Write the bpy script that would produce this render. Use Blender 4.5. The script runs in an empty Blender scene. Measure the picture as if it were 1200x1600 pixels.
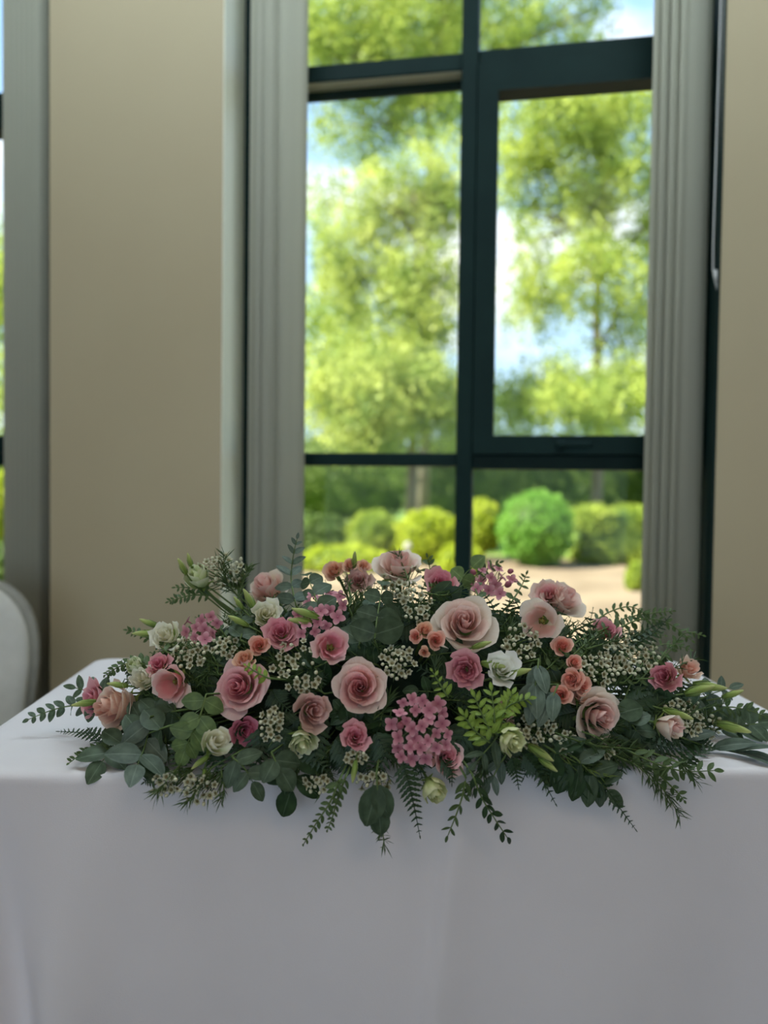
import bpy, math, random
import numpy as np
from mathutils import Vector, Matrix
sc = bpy.context.scene
COL = sc.collection
rnd = random.Random(11)
npr = np.random.default_rng(5)

# ------------------------------------------------------------------ camera, sky, sun, exposure
F_PX = 1200.0; PITCH = math.radians(-1.73); ROLL = math.radians(0.694); EYE = Vector((0, 0, 1.135))
FW = Vector((0, math.cos(PITCH), math.sin(PITCH)))
_r0 = Vector((1, 0, 0)); _u0 = _r0.cross(FW)
RT = math.cos(ROLL)*_r0 + math.sin(ROLL)*_u0
UP = -math.sin(ROLL)*_r0 + math.cos(ROLL)*_u0
cam = bpy.data.cameras.new('camera'); camo = bpy.data.objects.new('camera', cam); COL.objects.link(camo)
camo.matrix_world = Matrix(((RT.x, UP.x, -FW.x, EYE.x), (RT.y, UP.y, -FW.y, EYE.y), (RT.z, UP.z, -FW.z, EYE.z), (0, 0, 0, 1)))
cam.sensor_fit = 'VERTICAL'; cam.sensor_height = 36.0; cam.lens = 36.0*F_PX/1600.0
cam.clip_start = 0.02; cam.clip_end = 300
cam.dof.use_dof = True; cam.dof.focus_distance = 1.10; cam.dof.aperture_fstop = 2.0
sc.camera = camo

world = bpy.data.worlds.new('sky'); sc.world = world; world.use_nodes = True
nt = world.node_tree; nt.nodes.clear()
def N(tree, kind, **kw):
    n = tree.nodes.new(kind)
    for k, v in kw.items(): setattr(n, k, v)
    return n
w_out = N(nt, 'ShaderNodeOutputWorld'); w_bg = N(nt, 'ShaderNodeBackground'); w_tc = N(nt, 'ShaderNodeTexCoord')
w_sep = N(nt, 'ShaderNodeSeparateXYZ'); nt.links.new(w_tc.outputs['Generated'], w_sep.inputs[0])
w_ramp = N(nt, 'ShaderNodeValToRGB'); nt.links.new(w_sep.outputs['Z'], w_ramp.inputs[0])
cr = w_ramp.color_ramp; cr.elements[0].position = 0.0; cr.elements[0].color = (0.50, 0.68, 0.86, 1)
cr.elements[1].position = 0.8; cr.elements[1].color = (0.20, 0.42, 0.80, 1)
w_noise = N(nt, 'ShaderNodeTexNoise'); w_noise.inputs['Scale'].default_value = 4.5; w_noise.inputs['Detail'].default_value = 5
w_map = N(nt, 'ShaderNodeMapping'); w_map.inputs['Scale'].default_value = (1, 1, 1.8)
nt.links.new(w_tc.outputs['Generated'], w_map.inputs[0]); nt.links.new(w_map.outputs[0], w_noise.inputs[0])
w_cr = N(nt, 'ShaderNodeValToRGB'); w_cr.color_ramp.elements[0].position = 0.52; w_cr.color_ramp.elements[1].position = 0.70
nt.links.new(w_noise.outputs[0], w_cr.inputs[0])
w_mix = N(nt, 'ShaderNodeMixRGB'); w_mix.inputs['Color2'].default_value = (1.0, 0.99, 0.97, 1)
nt.links.new(w_cr.outputs[0], w_mix.inputs['Fac']); nt.links.new(w_ramp.outputs[0], w_mix.inputs['Color1'])
nt.links.new(w_mix.outputs[0], w_bg.inputs[0]); nt.links.new(w_bg.outputs[0], w_out.inputs[0])
w_bg.inputs[1].default_value = 0.95

sun = bpy.data.lights.new('sun', 'SUN'); suno = bpy.data.objects.new('sun', sun); COL.objects.link(suno)
sun.energy = 9.5; sun.angle = 0.01; sun.color = (1.0, 0.93, 0.80)
suno.rotation_euler = Vector((0.85, 0.30, -0.95)).to_track_quat('-Z', 'Y').to_euler()

vs = sc.view_settings; vs.view_transform = 'Standard'; vs.look = 'None'; vs.gamma = 1.0; vs.use_curve_mapping = False
vs.exposure = 1.0
sc.cycles.max_bounces = 10; sc.cycles.transparent_max_bounces = 12; sc.cycles.sample_clamp_indirect = 6.0

# ------------------------------------------------------------------ material helpers
def new_mat(name):
    m = bpy.data.materials.new(name); m.use_nodes = True; m.node_tree.nodes.clear(); return m
def rgba(c): return (c[0], c[1], c[2], 1)
def srgb(r, g, b):
    def f(c):
        c /= 255.0
        return c/12.92 if c <= 0.04045 else ((c+0.055)/1.055)**2.4
    return (f(r), f(g), f(b))
def surf(name, col, col2=None, scale=6.0, rough=0.7, bump=0.0, bscale=60.0, transl=0.0, tcol=None, coord='Object', spec=0.3, detail=3.0, stretch=None, metal=0.0):
    m = new_mat(name); t = m.node_tree; L = t.links.new
    out = N(t, 'ShaderNodeOutputMaterial'); p = N(t, 'ShaderNodeBsdfPrincipled')
    p.inputs['Roughness'].default_value = rough; p.inputs['Specular IOR Level'].default_value = spec; p.inputs['Metallic'].default_value = metal
    tc = N(t, 'ShaderNodeTexCoord'); src = tc.outputs[coord]
    if stretch:
        mp = N(t, 'ShaderNodeMapping'); mp.inputs['Scale'].default_value = stretch; L(src, mp.inputs[0]); src = mp.outputs[0]
    csock = None
    if col2 is not None:
        n = N(t, 'ShaderNodeTexNoise'); n.inputs['Scale'].default_value = scale; n.inputs['Detail'].default_value = detail; L(src, n.inputs[0])
        r = N(t, 'ShaderNodeValToRGB'); r.color_ramp.elements[0].position = 0.35; r.color_ramp.elements[1].position = 0.65
        r.color_ramp.elements[0].color = rgba(col); r.color_ramp.elements[1].color = rgba(col2)
        L(n.outputs[0], r.inputs[0]); csock = r.outputs[0]; L(csock, p.inputs['Base Color'])
    else:
        p.inputs['Base Color'].default_value = rgba(col)
    if bump > 0:
        bn = N(t, 'ShaderNodeTexNoise'); bn.inputs['Scale'].default_value = bscale; bn.inputs['Detail'].default_value = 4; L(src, bn.inputs[0])
        b = N(t, 'ShaderNodeBump'); b.inputs['Strength'].default_value = bump; b.inputs['Distance'].default_value = 0.004
        L(bn.outputs[0], b.inputs['Height']); L(b.outputs[0], p.inputs['Normal'])
    if transl > 0:
        tr = N(t, 'ShaderNodeBsdfTranslucent'); mx = N(t, 'ShaderNodeMixShader'); mx.inputs[0].default_value = transl
        if tcol is not None: tr.inputs[0].default_value = rgba(tcol)
        elif csock is not None: L(csock, tr.inputs[0])
        else: tr.inputs[0].default_value = rgba(col)
        L(p.outputs[0], mx.inputs[1]); L(tr.outputs[0], mx.inputs[2]); L(mx.outputs[0], out.inputs[0])
    else:
        L(p.outputs[0], out.inputs[0])
    return m
def petal_mat(name, base, mid, edge, transl=0.22):
    """petal: colour runs from the claw (v=0) to the rim (v=1), with fine veins"""
    m = new_mat(name); t = m.node_tree; L = t.links.new
    out = N(t, 'ShaderNodeOutputMaterial'); p = N(t, 'ShaderNodeBsdfPrincipled'); p.inputs['Roughness'].default_value = 0.55
    p.inputs['Specular IOR Level'].default_value = 0.25; p.inputs['Sheen Weight'].default_value = 0.15
    uv = N(t, 'ShaderNodeTexCoord'); s = N(t, 'ShaderNodeSeparateXYZ'); L(uv.outputs['UV'], s.inputs[0])
    mp = N(t, 'ShaderNodeMapping'); mp.inputs['Scale'].default_value = (14, 1.5, 1); L(uv.outputs['UV'], mp.inputs[0])
    n = N(t, 'ShaderNodeTexNoise'); n.inputs['Scale'].default_value = 2.0; n.inputs['Detail'].default_value = 3; L(mp.outputs[0], n.inputs[0])
    ad = N(t, 'ShaderNodeMath', operation='MULTIPLY_ADD'); L(n.outputs[0], ad.inputs[0]); ad.inputs[1].default_value = 0.30
    sb = N(t, 'ShaderNodeMath', operation='SUBTRACT'); L(s.outputs['Y'], sb.inputs[0]); sb.inputs[1].default_value = 0.15; L(sb.outputs[0], ad.inputs[2])
    r = N(t, 'ShaderNodeValToRGB'); e = r.color_ramp.elements; e[0].position = 0.05; e[0].color = rgba(base); e[1].position = 0.97; e[1].color = rgba(edge)
    k = e.new(0.62); k.color = rgba(mid)
    L(ad.outputs[0], r.inputs[0]); L(r.outputs[0], p.inputs['Base Color'])
    tr = N(t, 'ShaderNodeBsdfTranslucent'); L(r.outputs[0], tr.inputs[0])
    mx = N(t, 'ShaderNodeMixShader'); mx.inputs[0].default_value = transl
    L(p.outputs[0], mx.inputs[1]); L(tr.outputs[0], mx.inputs[2]); L(mx.outputs[0], out.inputs[0])
    return m
def glass_mat():
    m = new_mat('window_glass'); t = m.node_tree; L = t.links.new
    out = N(t, 'ShaderNodeOutputMaterial'); tr = N(t, 'ShaderNodeBsdfTransparent'); g = N(t, 'ShaderNodeBsdfGlossy'); g.inputs['Roughness'].default_value = 0.02
    tr.inputs[0].default_value = (0.97, 0.985, 0.975, 1)
    mx = N(t, 'ShaderNodeMixShader'); fr = N(t, 'ShaderNodeFresnel'); fr.inputs[0].default_value = 1.2
    L(fr.outputs[0], mx.inputs[0]); L(tr.outputs[0], mx.inputs[1]); L(g.outputs[0], mx.inputs[2]); L(mx.outputs[0], out.inputs[0]); return m

M = {}
M['wall'] = surf('cream_wall_paint', (0.49, 0.41, 0.265), (0.51, 0.43, 0.28), 2.0, 0.8, 0.05, 120)
M['reveal'] = surf('white_reveal_paint', (0.86, 0.86, 0.70), rough=0.45, bump=0.03)
M['ceil'] = surf('ceiling_paint', (0.72, 0.71, 0.68), rough=0.9)
M['carpet'] = surf('carpet', (0.14, 0.12, 0.11), (0.19, 0.16, 0.14), 40, 0.95, 0.4, 300)
M['frame'] = surf('dark_green_frame', (0.005, 0.020, 0.018), (0.007, 0.025, 0.022), 8, 0.6, spec=0.15)
M['glass'] = glass_mat()
M['bounce_paint'] = surf('bounce_light_olive', (0.42, 0.44, 0.30), rough=.6)  # pale olive paints the light bounced onto the transom underside
M['slat'] = surf('blind_fabric', (0.53, 0.525, 0.42), (0.57, 0.565, 0.455), 30, 0.85, 0.1, 400, transl=0.40, stretch=(1, 1, 0.05))
M['cord'] = surf('cord_white', (0.6, 0.6, 0.58), rough=0.7)
M['cloth'] = surf('white_linen', (0.80, 0.765, 0.775), (0.83, 0.795, 0.805), 5, 0.9, 0.10, 700, spec=0.1)
M['board'] = surf('table_board', (0.35, 0.24, 0.15), (0.42, 0.3, 0.19), 8, 0.5, stretch=(1, 12, 1))
M['steel'] = surf('grey_steel', (0.3, 0.3, 0.31), rough=0.35, metal=0.8)
M['chair_fabric'] = surf('cream_upholstery', (0.62, 0.60, 0.54), (0.65, 0.63, 0.57), 30, 0.9, 0.15, 500)
M['chair_rim'] = surf('chair_edge_band', (0.30, 0.29, 0.25), (0.34, 0.33, 0.28), 30, 0.7)
M['foam'] = surf('floral_foam_green', (0.010, 0.022, 0.012), (0.016, 0.03, 0.016), 60, 0.95, 0.5, 200)
M['tray'] = surf('tray_plastic', (0.012, 0.02, 0.014), rough=0.4)
M['gravel'] = surf('sunlit_gravel', (0.15, 0.11, 0.068), (0.25, 0.195, 0.125), 0.9, 0.95, 0.4, 40)
M['grass'] = surf('lawn_grass', (0.12, 0.20, 0.03), (0.20, 0.30, 0.05), 8, 0.95, 0.5, 90)
M['bark'] = surf('tree_bark', (0.14, 0.11, 0.085), (0.25, 0.21, 0.17), 6, 0.9, 0.6, 30, stretch=(1, 1, 0.3))
M['leaf_tree'] = surf('tree_leaf', (0.19, 0.29, 0.05), (0.56, 0.63, 0.13), 1.6, 0.55, transl=0.42, detail=4)
M['leaf_pale'] = surf('pale_tree_leaf', (0.20, 0.30, 0.06), (0.58, 0.64, 0.16), 1.5, 0.55, transl=0.42, detail=4)
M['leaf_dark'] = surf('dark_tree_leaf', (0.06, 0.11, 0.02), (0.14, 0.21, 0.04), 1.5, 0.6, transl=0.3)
M['leaf_ball'] = surf('topiary_leaf', (0.13, 0.31, 0.035), (0.20, 0.39, 0.055), 2.0, 0.6, transl=0.3)
M['leaf_gold'] = surf('golden_shrub_leaf', (0.32, 0.40, 0.02), (0.46, 0.52, 0.04), 2.0, 0.6, transl=0.35)
M['leaf_hedge'] = surf('hedge_leaf', (0.20, 0.29, 0.03), (0.33, 0.40, 0.05), 2.0, 0.6, transl=0.3)
# foliage of the arrangement
def leaf_m(name, a, b, tl=0.22, rough=0.48, sp=0.4):
    """leaf: mottled blade with a paler midrib and side veins (from the leaf's own UV)"""
    m = new_mat(name); t = m.node_tree; L = t.links.new
    out = N(t, 'ShaderNodeOutputMaterial'); p = N(t, 'ShaderNodeBsdfPrincipled'); p.inputs['Roughness'].default_value = rough; p.inputs['Specular IOR Level'].default_value = sp
    tc = N(t, 'ShaderNodeTexCoord'); n = N(t, 'ShaderNodeTexNoise'); n.inputs['Scale'].default_value = 3.0; n.inputs['Detail'].default_value = 4
    oi = N(t, 'ShaderNodeObjectInfo'); av = N(t, 'ShaderNodeVectorMath', operation='MULTIPLY_ADD'); av.inputs[1].default_value = (1, 1, 1)
    L(tc.outputs['UV'], av.inputs[0]); L(oi.outputs['Location'], av.inputs[2]); sc_ = N(t, 'ShaderNodeVectorMath', operation='SCALE'); sc_.inputs['Scale'].default_value = 1.0; L(av.outputs[0], sc_.inputs[0]); L(sc_.outputs[0], n.inputs[0])
    r = N(t, 'ShaderNodeValToRGB'); r.color_ramp.elements[0].position = 0.3; r.color_ramp.elements[1].position = 0.7
    r.color_ramp.elements[0].color = rgba(tuple(x*.8 for x in a)); r.color_ramp.elements[1].color = rgba(tuple(x*1.12 for x in b)); L(n.outputs[0], r.inputs[0])
    s = N(t, 'ShaderNodeSeparateXYZ'); L(tc.outputs['UV'], s.inputs[0])
    d = N(t, 'ShaderNodeMath', operation='SUBTRACT'); L(s.outputs['X'], d.inputs[0]); d.inputs[1].default_value = 0.5
    ab = N(t, 'ShaderNodeMath', operation='ABSOLUTE'); L(d.outputs[0], ab.inputs[0])
    ls = N(t, 'ShaderNodeMath', operation='LESS_THAN'); L(ab.outputs[0], ls.inputs[0]); ls.inputs[1].default_value = 0.03
    fc = N(t, 'ShaderNodeMath', operation='MULTIPLY'); L(ls.outputs[0], fc.inputs[0]); fc.inputs[1].default_value = 0.5
    mx = N(t, 'ShaderNodeMixRGB'); L(fc.outputs[0], mx.inputs['Fac']); L(r.outputs[0], mx.inputs['Color1']); mx.inputs['Color2'].default_value = rgba(tuple(min(1, x*1.5+.06) for x in b))
    L(mx.outputs[0], p.inputs['Base Color']); tr = N(t, 'ShaderNodeBsdfTranslucent'); L(mx.outputs[0], tr.inputs[0])
    ms = N(t, 'ShaderNodeMixShader'); ms.inputs[0].default_value = tl; L(p.outputs[0], ms.inputs[1]); L(tr.outputs[0], ms.inputs[2]); L(ms.outputs[0], out.inputs[0])
    return m
M['euc'] = leaf_m('eucalyptus_leaf', (0.058, 0.098, 0.050), (0.090, 0.138, 0.076))
M['euc_light'] = leaf_m('young_eucalyptus_leaf', (0.15, 0.24, 0.09), (0.20, 0.29, 0.10), 0.35)
M['euc_blue'] = leaf_m('blue_eucalyptus_leaf', (0.085, 0.128, 0.090), (0.13, 0.178, 0.128))
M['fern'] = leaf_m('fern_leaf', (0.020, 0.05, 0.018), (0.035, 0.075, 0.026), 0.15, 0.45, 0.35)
M['small'] = leaf_m('small_leaf', (0.065, 0.115, 0.035), (0.10, 0.16, 0.05), 0.25)
M['bright'] = leaf_m('bright_green_leaf', (0.20, 0.33, 0.04), (0.28, 0.40, 0.06), 0.3)
M['needle'] = leaf_m('needle_leaf', (0.055, 0.10, 0.030), (0.09, 0.145, 0.045), 0.15)
M['stem'] = surf('green_stem', (0.09, 0.15, 0.04), (0.14, 0.2, 0.06), 20, 0.6)
M['sepal'] = leaf_m('sepal_green', (0.20, 0.30, 0.06), (0.27, 0.36, 0.09), 0.25)
M['budgreen'] = petal_mat('bud_green', (0.22, 0.36, 0.06), (0.42, 0.52, 0.14), (0.62, 0.66, 0.26))
M['wax'] = petal_mat('wax_petal', (0.30, 0.34, 0.14), (0.62, 0.60, 0.42), (0.76, 0.74, 0.58), 0.25)
M['waxcentre'] = surf('wax_centre', (0.16, 0.17, 0.05), (0.22, 0.14, 0.07), 90, 0.4)
M['waxbud'] = surf('wax_bud', (0.62, 0.62, 0.42), (0.72, 0.70, 0.50), 60, 0.5)
M['bouv'] = petal_mat('pink_cluster_petal', (0.52, 0.17, 0.22), (0.74, 0.33, 0.39), (0.80, 0.47, 0.51), 0.25)
M['pistil'] = surf('pistil', (0.35, 0.33, 0.06), (0.10, 0.10, 0.03), 200, 0.6)
PETAL = {
 'pink': [((.90, .50, .45), (.90, .38, .44), (.93, .50, .54)), ((.92, .62, .50), (.92, .48, .50), (.95, .64, .64)), ((.88, .80, .62), (.93, .66, .62), (.95, .78, .74))],
 'blush': [((.92, .66, .52), (.93, .56, .54), (.95, .66, .64)), ((.92, .74, .60), (.94, .68, .64), (.96, .78, .74)), ((.86, .82, .64), (.92, .80, .72), (.95, .86, .80))],
 'rosepink': [((.85, .38, .42), (.86, .30, .42), (.92, .46, .54)), ((.90, .52, .50), (.90, .42, .50), (.95, .60, .64)), ((.90, .66, .58), (.93, .55, .58), (.96, .70, .72))],
 'peach': [((.93, .62, .42), (.93, .52, .42), (.95, .62, .54)), ((.93, .70, .52), (.94, .62, .54), (.96, .74, .66)), ((.90, .78, .60), (.94, .70, .60), (.96, .80, .72))],
 'coral': [((.90, .34, .18), (.93, .30, .22), (.95, .42, .34)), ((.92, .46, .28), (.94, .40, .32), (.96, .54, .46)), ((.90, .56, .36), (.94, .50, .40), (.96, .62, .54))],
 'apricot': [((.88, .42, .22), (.90, .42, .26), (.92, .52, .38)), ((.88, .50, .30), (.90, .48, .34), (.92, .60, .46)), ((.86, .56, .36), (.88, .52, .38), (.90, .62, .48))],
 'mauve': [((.70, .26, .30), (.74, .20, .32), (.82, .34, .44)), ((.76, .34, .36), (.78, .27, .38), (.86, .42, .50)), ((.80, .50, .44), (.80, .34, .42), (.88, .48, .54))],
 'deep': [((.50, .14, .22), (.55, .10, .22), (.66, .18, .30)), ((.52, .16, .24), (.60, .13, .26), (.70, .22, .35)), ((.56, .24, .28), (.62, .18, .30), (.74, .28, .40))],
 'dusty': [((.74, .48, .40), (.74, .40, .40), (.80, .52, .50)), ((.76, .54, .46), (.76, .44, .44), (.82, .56, .54)), ((.76, .60, .50), (.76, .50, .48), (.84, .62, .58))],
 'cream': [((.70, .72, .38), (.86, .82, .60), (.92, .88, .72)), ((.70, .74, .40), (.88, .84, .64), (.93, .90, .76)), ((.62, .72, .34), (.86, .84, .62), (.93, .90, .78))],
 'white': [((.70, .74, .46), (.90, .88, .76), (.94, .93, .86)), ((.72, .76, .48), (.90, .89, .78), (.95, .94, .88)), ((.66, .74, .42), (.90, .89, .78), (.95, .94, .88))],
 'lemon': [((.50, .62, .16), (.76, .80, .36), (.86, .87, .52)), ((.46, .60, .14), (.78, .82, .38), (.88, .88, .56)), ((.40, .56, .12), (.72, .79, .34), (.86, .87, .54))],
 'lime': [((.40, .56, .16), (.66, .74, .34), (.84, .86, .58)), ((.40, .56, .16), (.70, .77, .40), (.87, .88, .64)), ((.36, .54, .14), (.68, .76, .40), (.88, .89, .66))],
}
def deepen(c): b, m_, e_ = c; return (tuple(x*y for x, y in zip(b, (.80, .66, .58))), tuple(x*y for x, y in zip(m_, (.92, .84, .74))), tuple(x*y for x, y in zip(e_, (.98, .98, .90))))
PM = {k: [petal_mat('petal_%s_%s' % (k, n), *(deepen(c) if k not in ('cream', 'white', 'lemon', 'lime') else c)) for n, c in zip(('inner', 'middle', 'outer'), v)] for k, v in PETAL.items()}

# ------------------------------------------------------------------ object helpers
class MB:
    def __init__(s): s.v = []; s.f = []; s.m = []; s.uv = []
    def add(s, verts, faces, mi=0, uvs=None):
        o = len(s.v); s.v += [tuple(p) for p in verts]; s.f += [tuple(i+o for i in f) for f in faces]; s.m += [mi]*len(faces)
        s.uv += (uvs if uvs is not None else [(0.5, 0.5)]*len(verts))
    def box(s, x0, x1, y0, y1, z0, z1, mi=0):
        s.add([(x0,y0,z0),(x1,y0,z0),(x1,y1,z0),(x0,y1,z0),(x0,y0,z1),(x1,y0,z1),(x1,y1,z1),(x0,y1,z1)],
              [(0,3,2,1),(4,5,6,7),(0,1,5,4),(1,2,6,5),(2,3,7,6),(3,0,4,7)], mi)
    def tube(s, pts, r0, r1=None, n=6, mi=0, cap=True):
        pts = [Vector(p) for p in pts]; r1 = r0 if r1 is None else r1; V = []; Fc = []
        up = Vector((0.31, 0.17, 0.93))
        for i, p in enumerate(pts):
            d = (pts[min(i+1, len(pts)-1)] - pts[max(i-1, 0)]).normalized()
            a = d.cross(up)
            if a.length < 1e-3: a = d.cross(Vector((1, 0, 0)))
            a.normalize(); b = d.cross(a); r = r0 + (r1-r0)*i/max(1, len(pts)-1)
            for k in range(n):
                t = 2*math.pi*k/n; V.append(p + a*(r*math.cos(t)) + b*(r*math.sin(t)))
        for i in range(len(pts)-1):
            for k in range(n):
                Fc.append((i*n+k, i*n+(k+1) % n, (i+1)*n+(k+1) % n, (i+1)*n+k))
        if cap: Fc.append(tuple(range(n))[::-1]); Fc.append(tuple((len(pts)-1)*n+k for k in range(n)))
        s.add(V, Fc, mi)
    def mesh(s, name, mats, smooth=True):
        me = bpy.data.meshes.new(name); me.from_pydata(s.v, [], s.f)
        for m in (mats if isinstance(mats, (list, tuple)) else [mats]): me.materials.append(m)
        if any(s.m): me.polygons.foreach_set('material_index', s.m)
        if smooth: me.polygons.foreach_set('use_smooth', [True]*len(me.polygons))
        if any(u != (0.5, 0.5) for u in s.uv):
            ul = me.uv_layers.new(name='UVMap'); li = np.empty(len(me.loops), dtype=np.int32); me.loops.foreach_get('vertex_index', li)
            ul.data.foreach_set('uv', np.array(s.uv, dtype=np.float32)[li].ravel())
        me.update(); return me
    def build(s, name, mats, parent=None, smooth=True): return link(name, s.mesh(name, mats, smooth), parent)
def link(name, data, parent=None, mat=None):
    o = bpy.data.objects.new(name, data); COL.objects.link(o)
    if parent is not None: o.parent = parent
    if mat is not None: o.matrix_basis = mat
    return o
def tag(o, label=None, cat=None, group=None, kind=None):
    if label: o['label'] = label
    if cat: o['category'] = cat
    if group: o['group'] = group
    if kind: o['kind'] = kind
    return o
def thing(name, label, cat, mat=None, group=None):
    o = link(name, None, None, mat); o.empty_display_size = 0.02; return tag(o, label, cat, group)
def bevel(o, w, seg=2):
    b = o.modifiers.new('bevel', 'BEVEL'); b.width = w; b.segments = seg; b.limit_method = 'ANGLE'
def frame(origin, ydir, zdir):
    """matrix with local +Y along ydir and local +Z as near zdir as possible"""
    y = ydir.normalized(); x = y.cross(zdir)
    if x.length < 1e-4: x = y.cross(Vector((1, 0.2, 0.1)))
    x.normalize(); z = x.cross(y)
    return Matrix(((x.x, y.x, z.x, origin.x), (x.y, y.y, z.y, origin.y), (x.z, y.z, z.z, origin.z), (0, 0, 0, 1)))
def axisframe(origin, zdir, spin=0.0):
    z = zdir.normalized(); x = Vector((0, 0, 1)).cross(z)
    if x.length < 1e-3: x = Vector((1, 0, 0))
    x.normalize(); y = z.cross(x)
    m = Matrix(((x.x, y.x, z.x, origin.x), (x.y, y.y, z.y, origin.y), (x.z, y.z, z.z, origin.z), (0, 0, 0, 1)))
    return m @ Matrix.Rotation(spin, 4, 'Z')

# ------------------------------------------------------------------ room shell (window wall frame: x along the wall, y away from the room)
WA = math.radians(-10.13); WM = Matrix.Rotation(WA, 4, 'Z')
D = 2.20; FP = 2.37; TH = 0.30
XL, XR = -0.895, 0.515; PIER = 0.57; STEP = (XR-XL)+PIER
SILL, HEAD, CEIL = 0.22, 3.15, 3.45
def wobj(mb, name, mat, kind=None, parent=None, smooth=False):
    o = mb.build(name, mat, parent, smooth)
    if parent is None: o.matrix_basis = WM.copy()
    if kind: o['kind'] = kind
    return o
X0, X1, YB = -4.6, 4.2, -6.0
mb = MB()
edges = [X0, XL-STEP, XR-STEP, XL, XR, XL+STEP, XR+STEP, X1]
for a, b in ((0, 1), (2, 3), (4, 5), (6, 7)): mb.box(edges[a], edges[b], D, D+TH, 0, CEIL)
for i in (-1, 0, 1):
    mb.box(XL+STEP*i, XR+STEP*i, D, D+TH, 0, SILL); mb.box(XL+STEP*i, XR+STEP*i, D, D+TH, HEAD, CEIL)
wobj(mb, 'wall_back', M['wall'], 'structure')
mb = MB(); mb.box(X0-.2, X1+.2, YB-.2, D+TH, -0.1, 0); wobj(mb, 'floor', M['carpet'], 'structure')
mb = MB(); mb.box(X0-.2, X1+.2, YB-.2, D+TH, CEIL, CEIL+.2); wobj(mb, 'ceiling', M['ceil'], 'structure')
mb = MB(); mb.box(X0-.2, X0, YB, D+TH, 0, CEIL); wobj(mb, 'wall_left', M['wall'], 'structure')
mb = MB(); mb.box(X1, X1+.2, YB, D+TH, 0, CEIL); wobj(mb, 'wall_right', M['wall'], 'structure')
mb = MB()   # wall behind the viewer: a glazed front, open between end piers
mb.box(X0, X0+.5, YB-.2, YB, 0, CEIL); mb.box(X1-.5, X1, YB-.2, YB, 0, CEIL); mb.box(X0+.5, X1-.5, YB-.2, YB, CEIL-.25, CEIL); mb.box(X0+.5, X1-.5, YB-.2, YB, 0, .15)
wobj(mb, 'wall_front', M['wall'], 'structure')
# painted reveals of the openings
tn = 1
for i in (-1, 0):
    mb = MB(); xl, xr = XL+STEP*i, XR+STEP*i
    mb.box(xl, xl+.004, D+.002, FP, SILL, HEAD); mb.box(xl, xr, D+.002, FP, HEAD-.004, HEAD)
    wobj(mb, 'trim_%d' % tn, M['reveal'], 'structure'); tn += 1
    mb = MB(); mb.box(xr-.006, xr, D+.004, FP, SILL, HEAD)
    wobj(mb, 'trim_%d' % tn, M['frame'], 'structure'); tn += 1
    mb = MB(); mb.box(xl-.03, xr+.03, D-.04, FP, SILL-.03, SILL); o = wobj(mb, 'trim_%d' % tn, M['reveal'], 'structure'); bevel(o, .006); tn += 1

def fill_lamp_mat(name, e, col):
    m = new_mat(name); o_ = N(m.node_tree, 'ShaderNodeOutputMaterial'); e_ = N(m.node_tree, 'ShaderNodeEmission')
    e_.inputs[0].default_value = rgba(col); e_.inputs[1].default_value = e; m.node_tree.links.new(e_.outputs[0], o_.inputs[0]); return m
def added_fill_lamp(x, y, wx, wy, mat, lab):  # added fixture out of view, there to raise the indoor brightness
    root = thing('added_fill_lamp', lab, 'lamp', WM @ Matrix.Translation((x, y, CEIL)), 'added ceiling fill lamps')
    m = MB(); m.box(-wx-.04, wx+.04, -wy-.03, wy+.03, -.05, 0); m.build('housing', M['reveal'], root, False)
    m = MB(); m.box(-wx, wx, -wy, wy, -.056, -.05); m.build('diffuser', mat, root, False)
LA, LB = fill_lamp_mat('strip_fill_diffuser', 9.0, (.76, .91, 1.0)), fill_lamp_mat('panel_fill_diffuser', 1.35, (1.0, .82, .64))  # added fill: cool strips over the table, warm panels behind the viewer
added_fill_lamp(-1.0, 1.46, .6, .15, LA, 'added unseen ceiling fill strip above the chair side of the table'); added_fill_lamp(.75, 1.46, .6, .15, LA, 'added unseen ceiling fill strip above the cord side of the table')
added_fill_lamp(-1.25, -1.6, .6, .6, LB, 'added unseen square ceiling fill panel in line with the chair'); added_fill_lamp(1.0, -1.6, .6, .6, LB, 'added unseen square ceiling fill panel in line with the blind cord')

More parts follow.
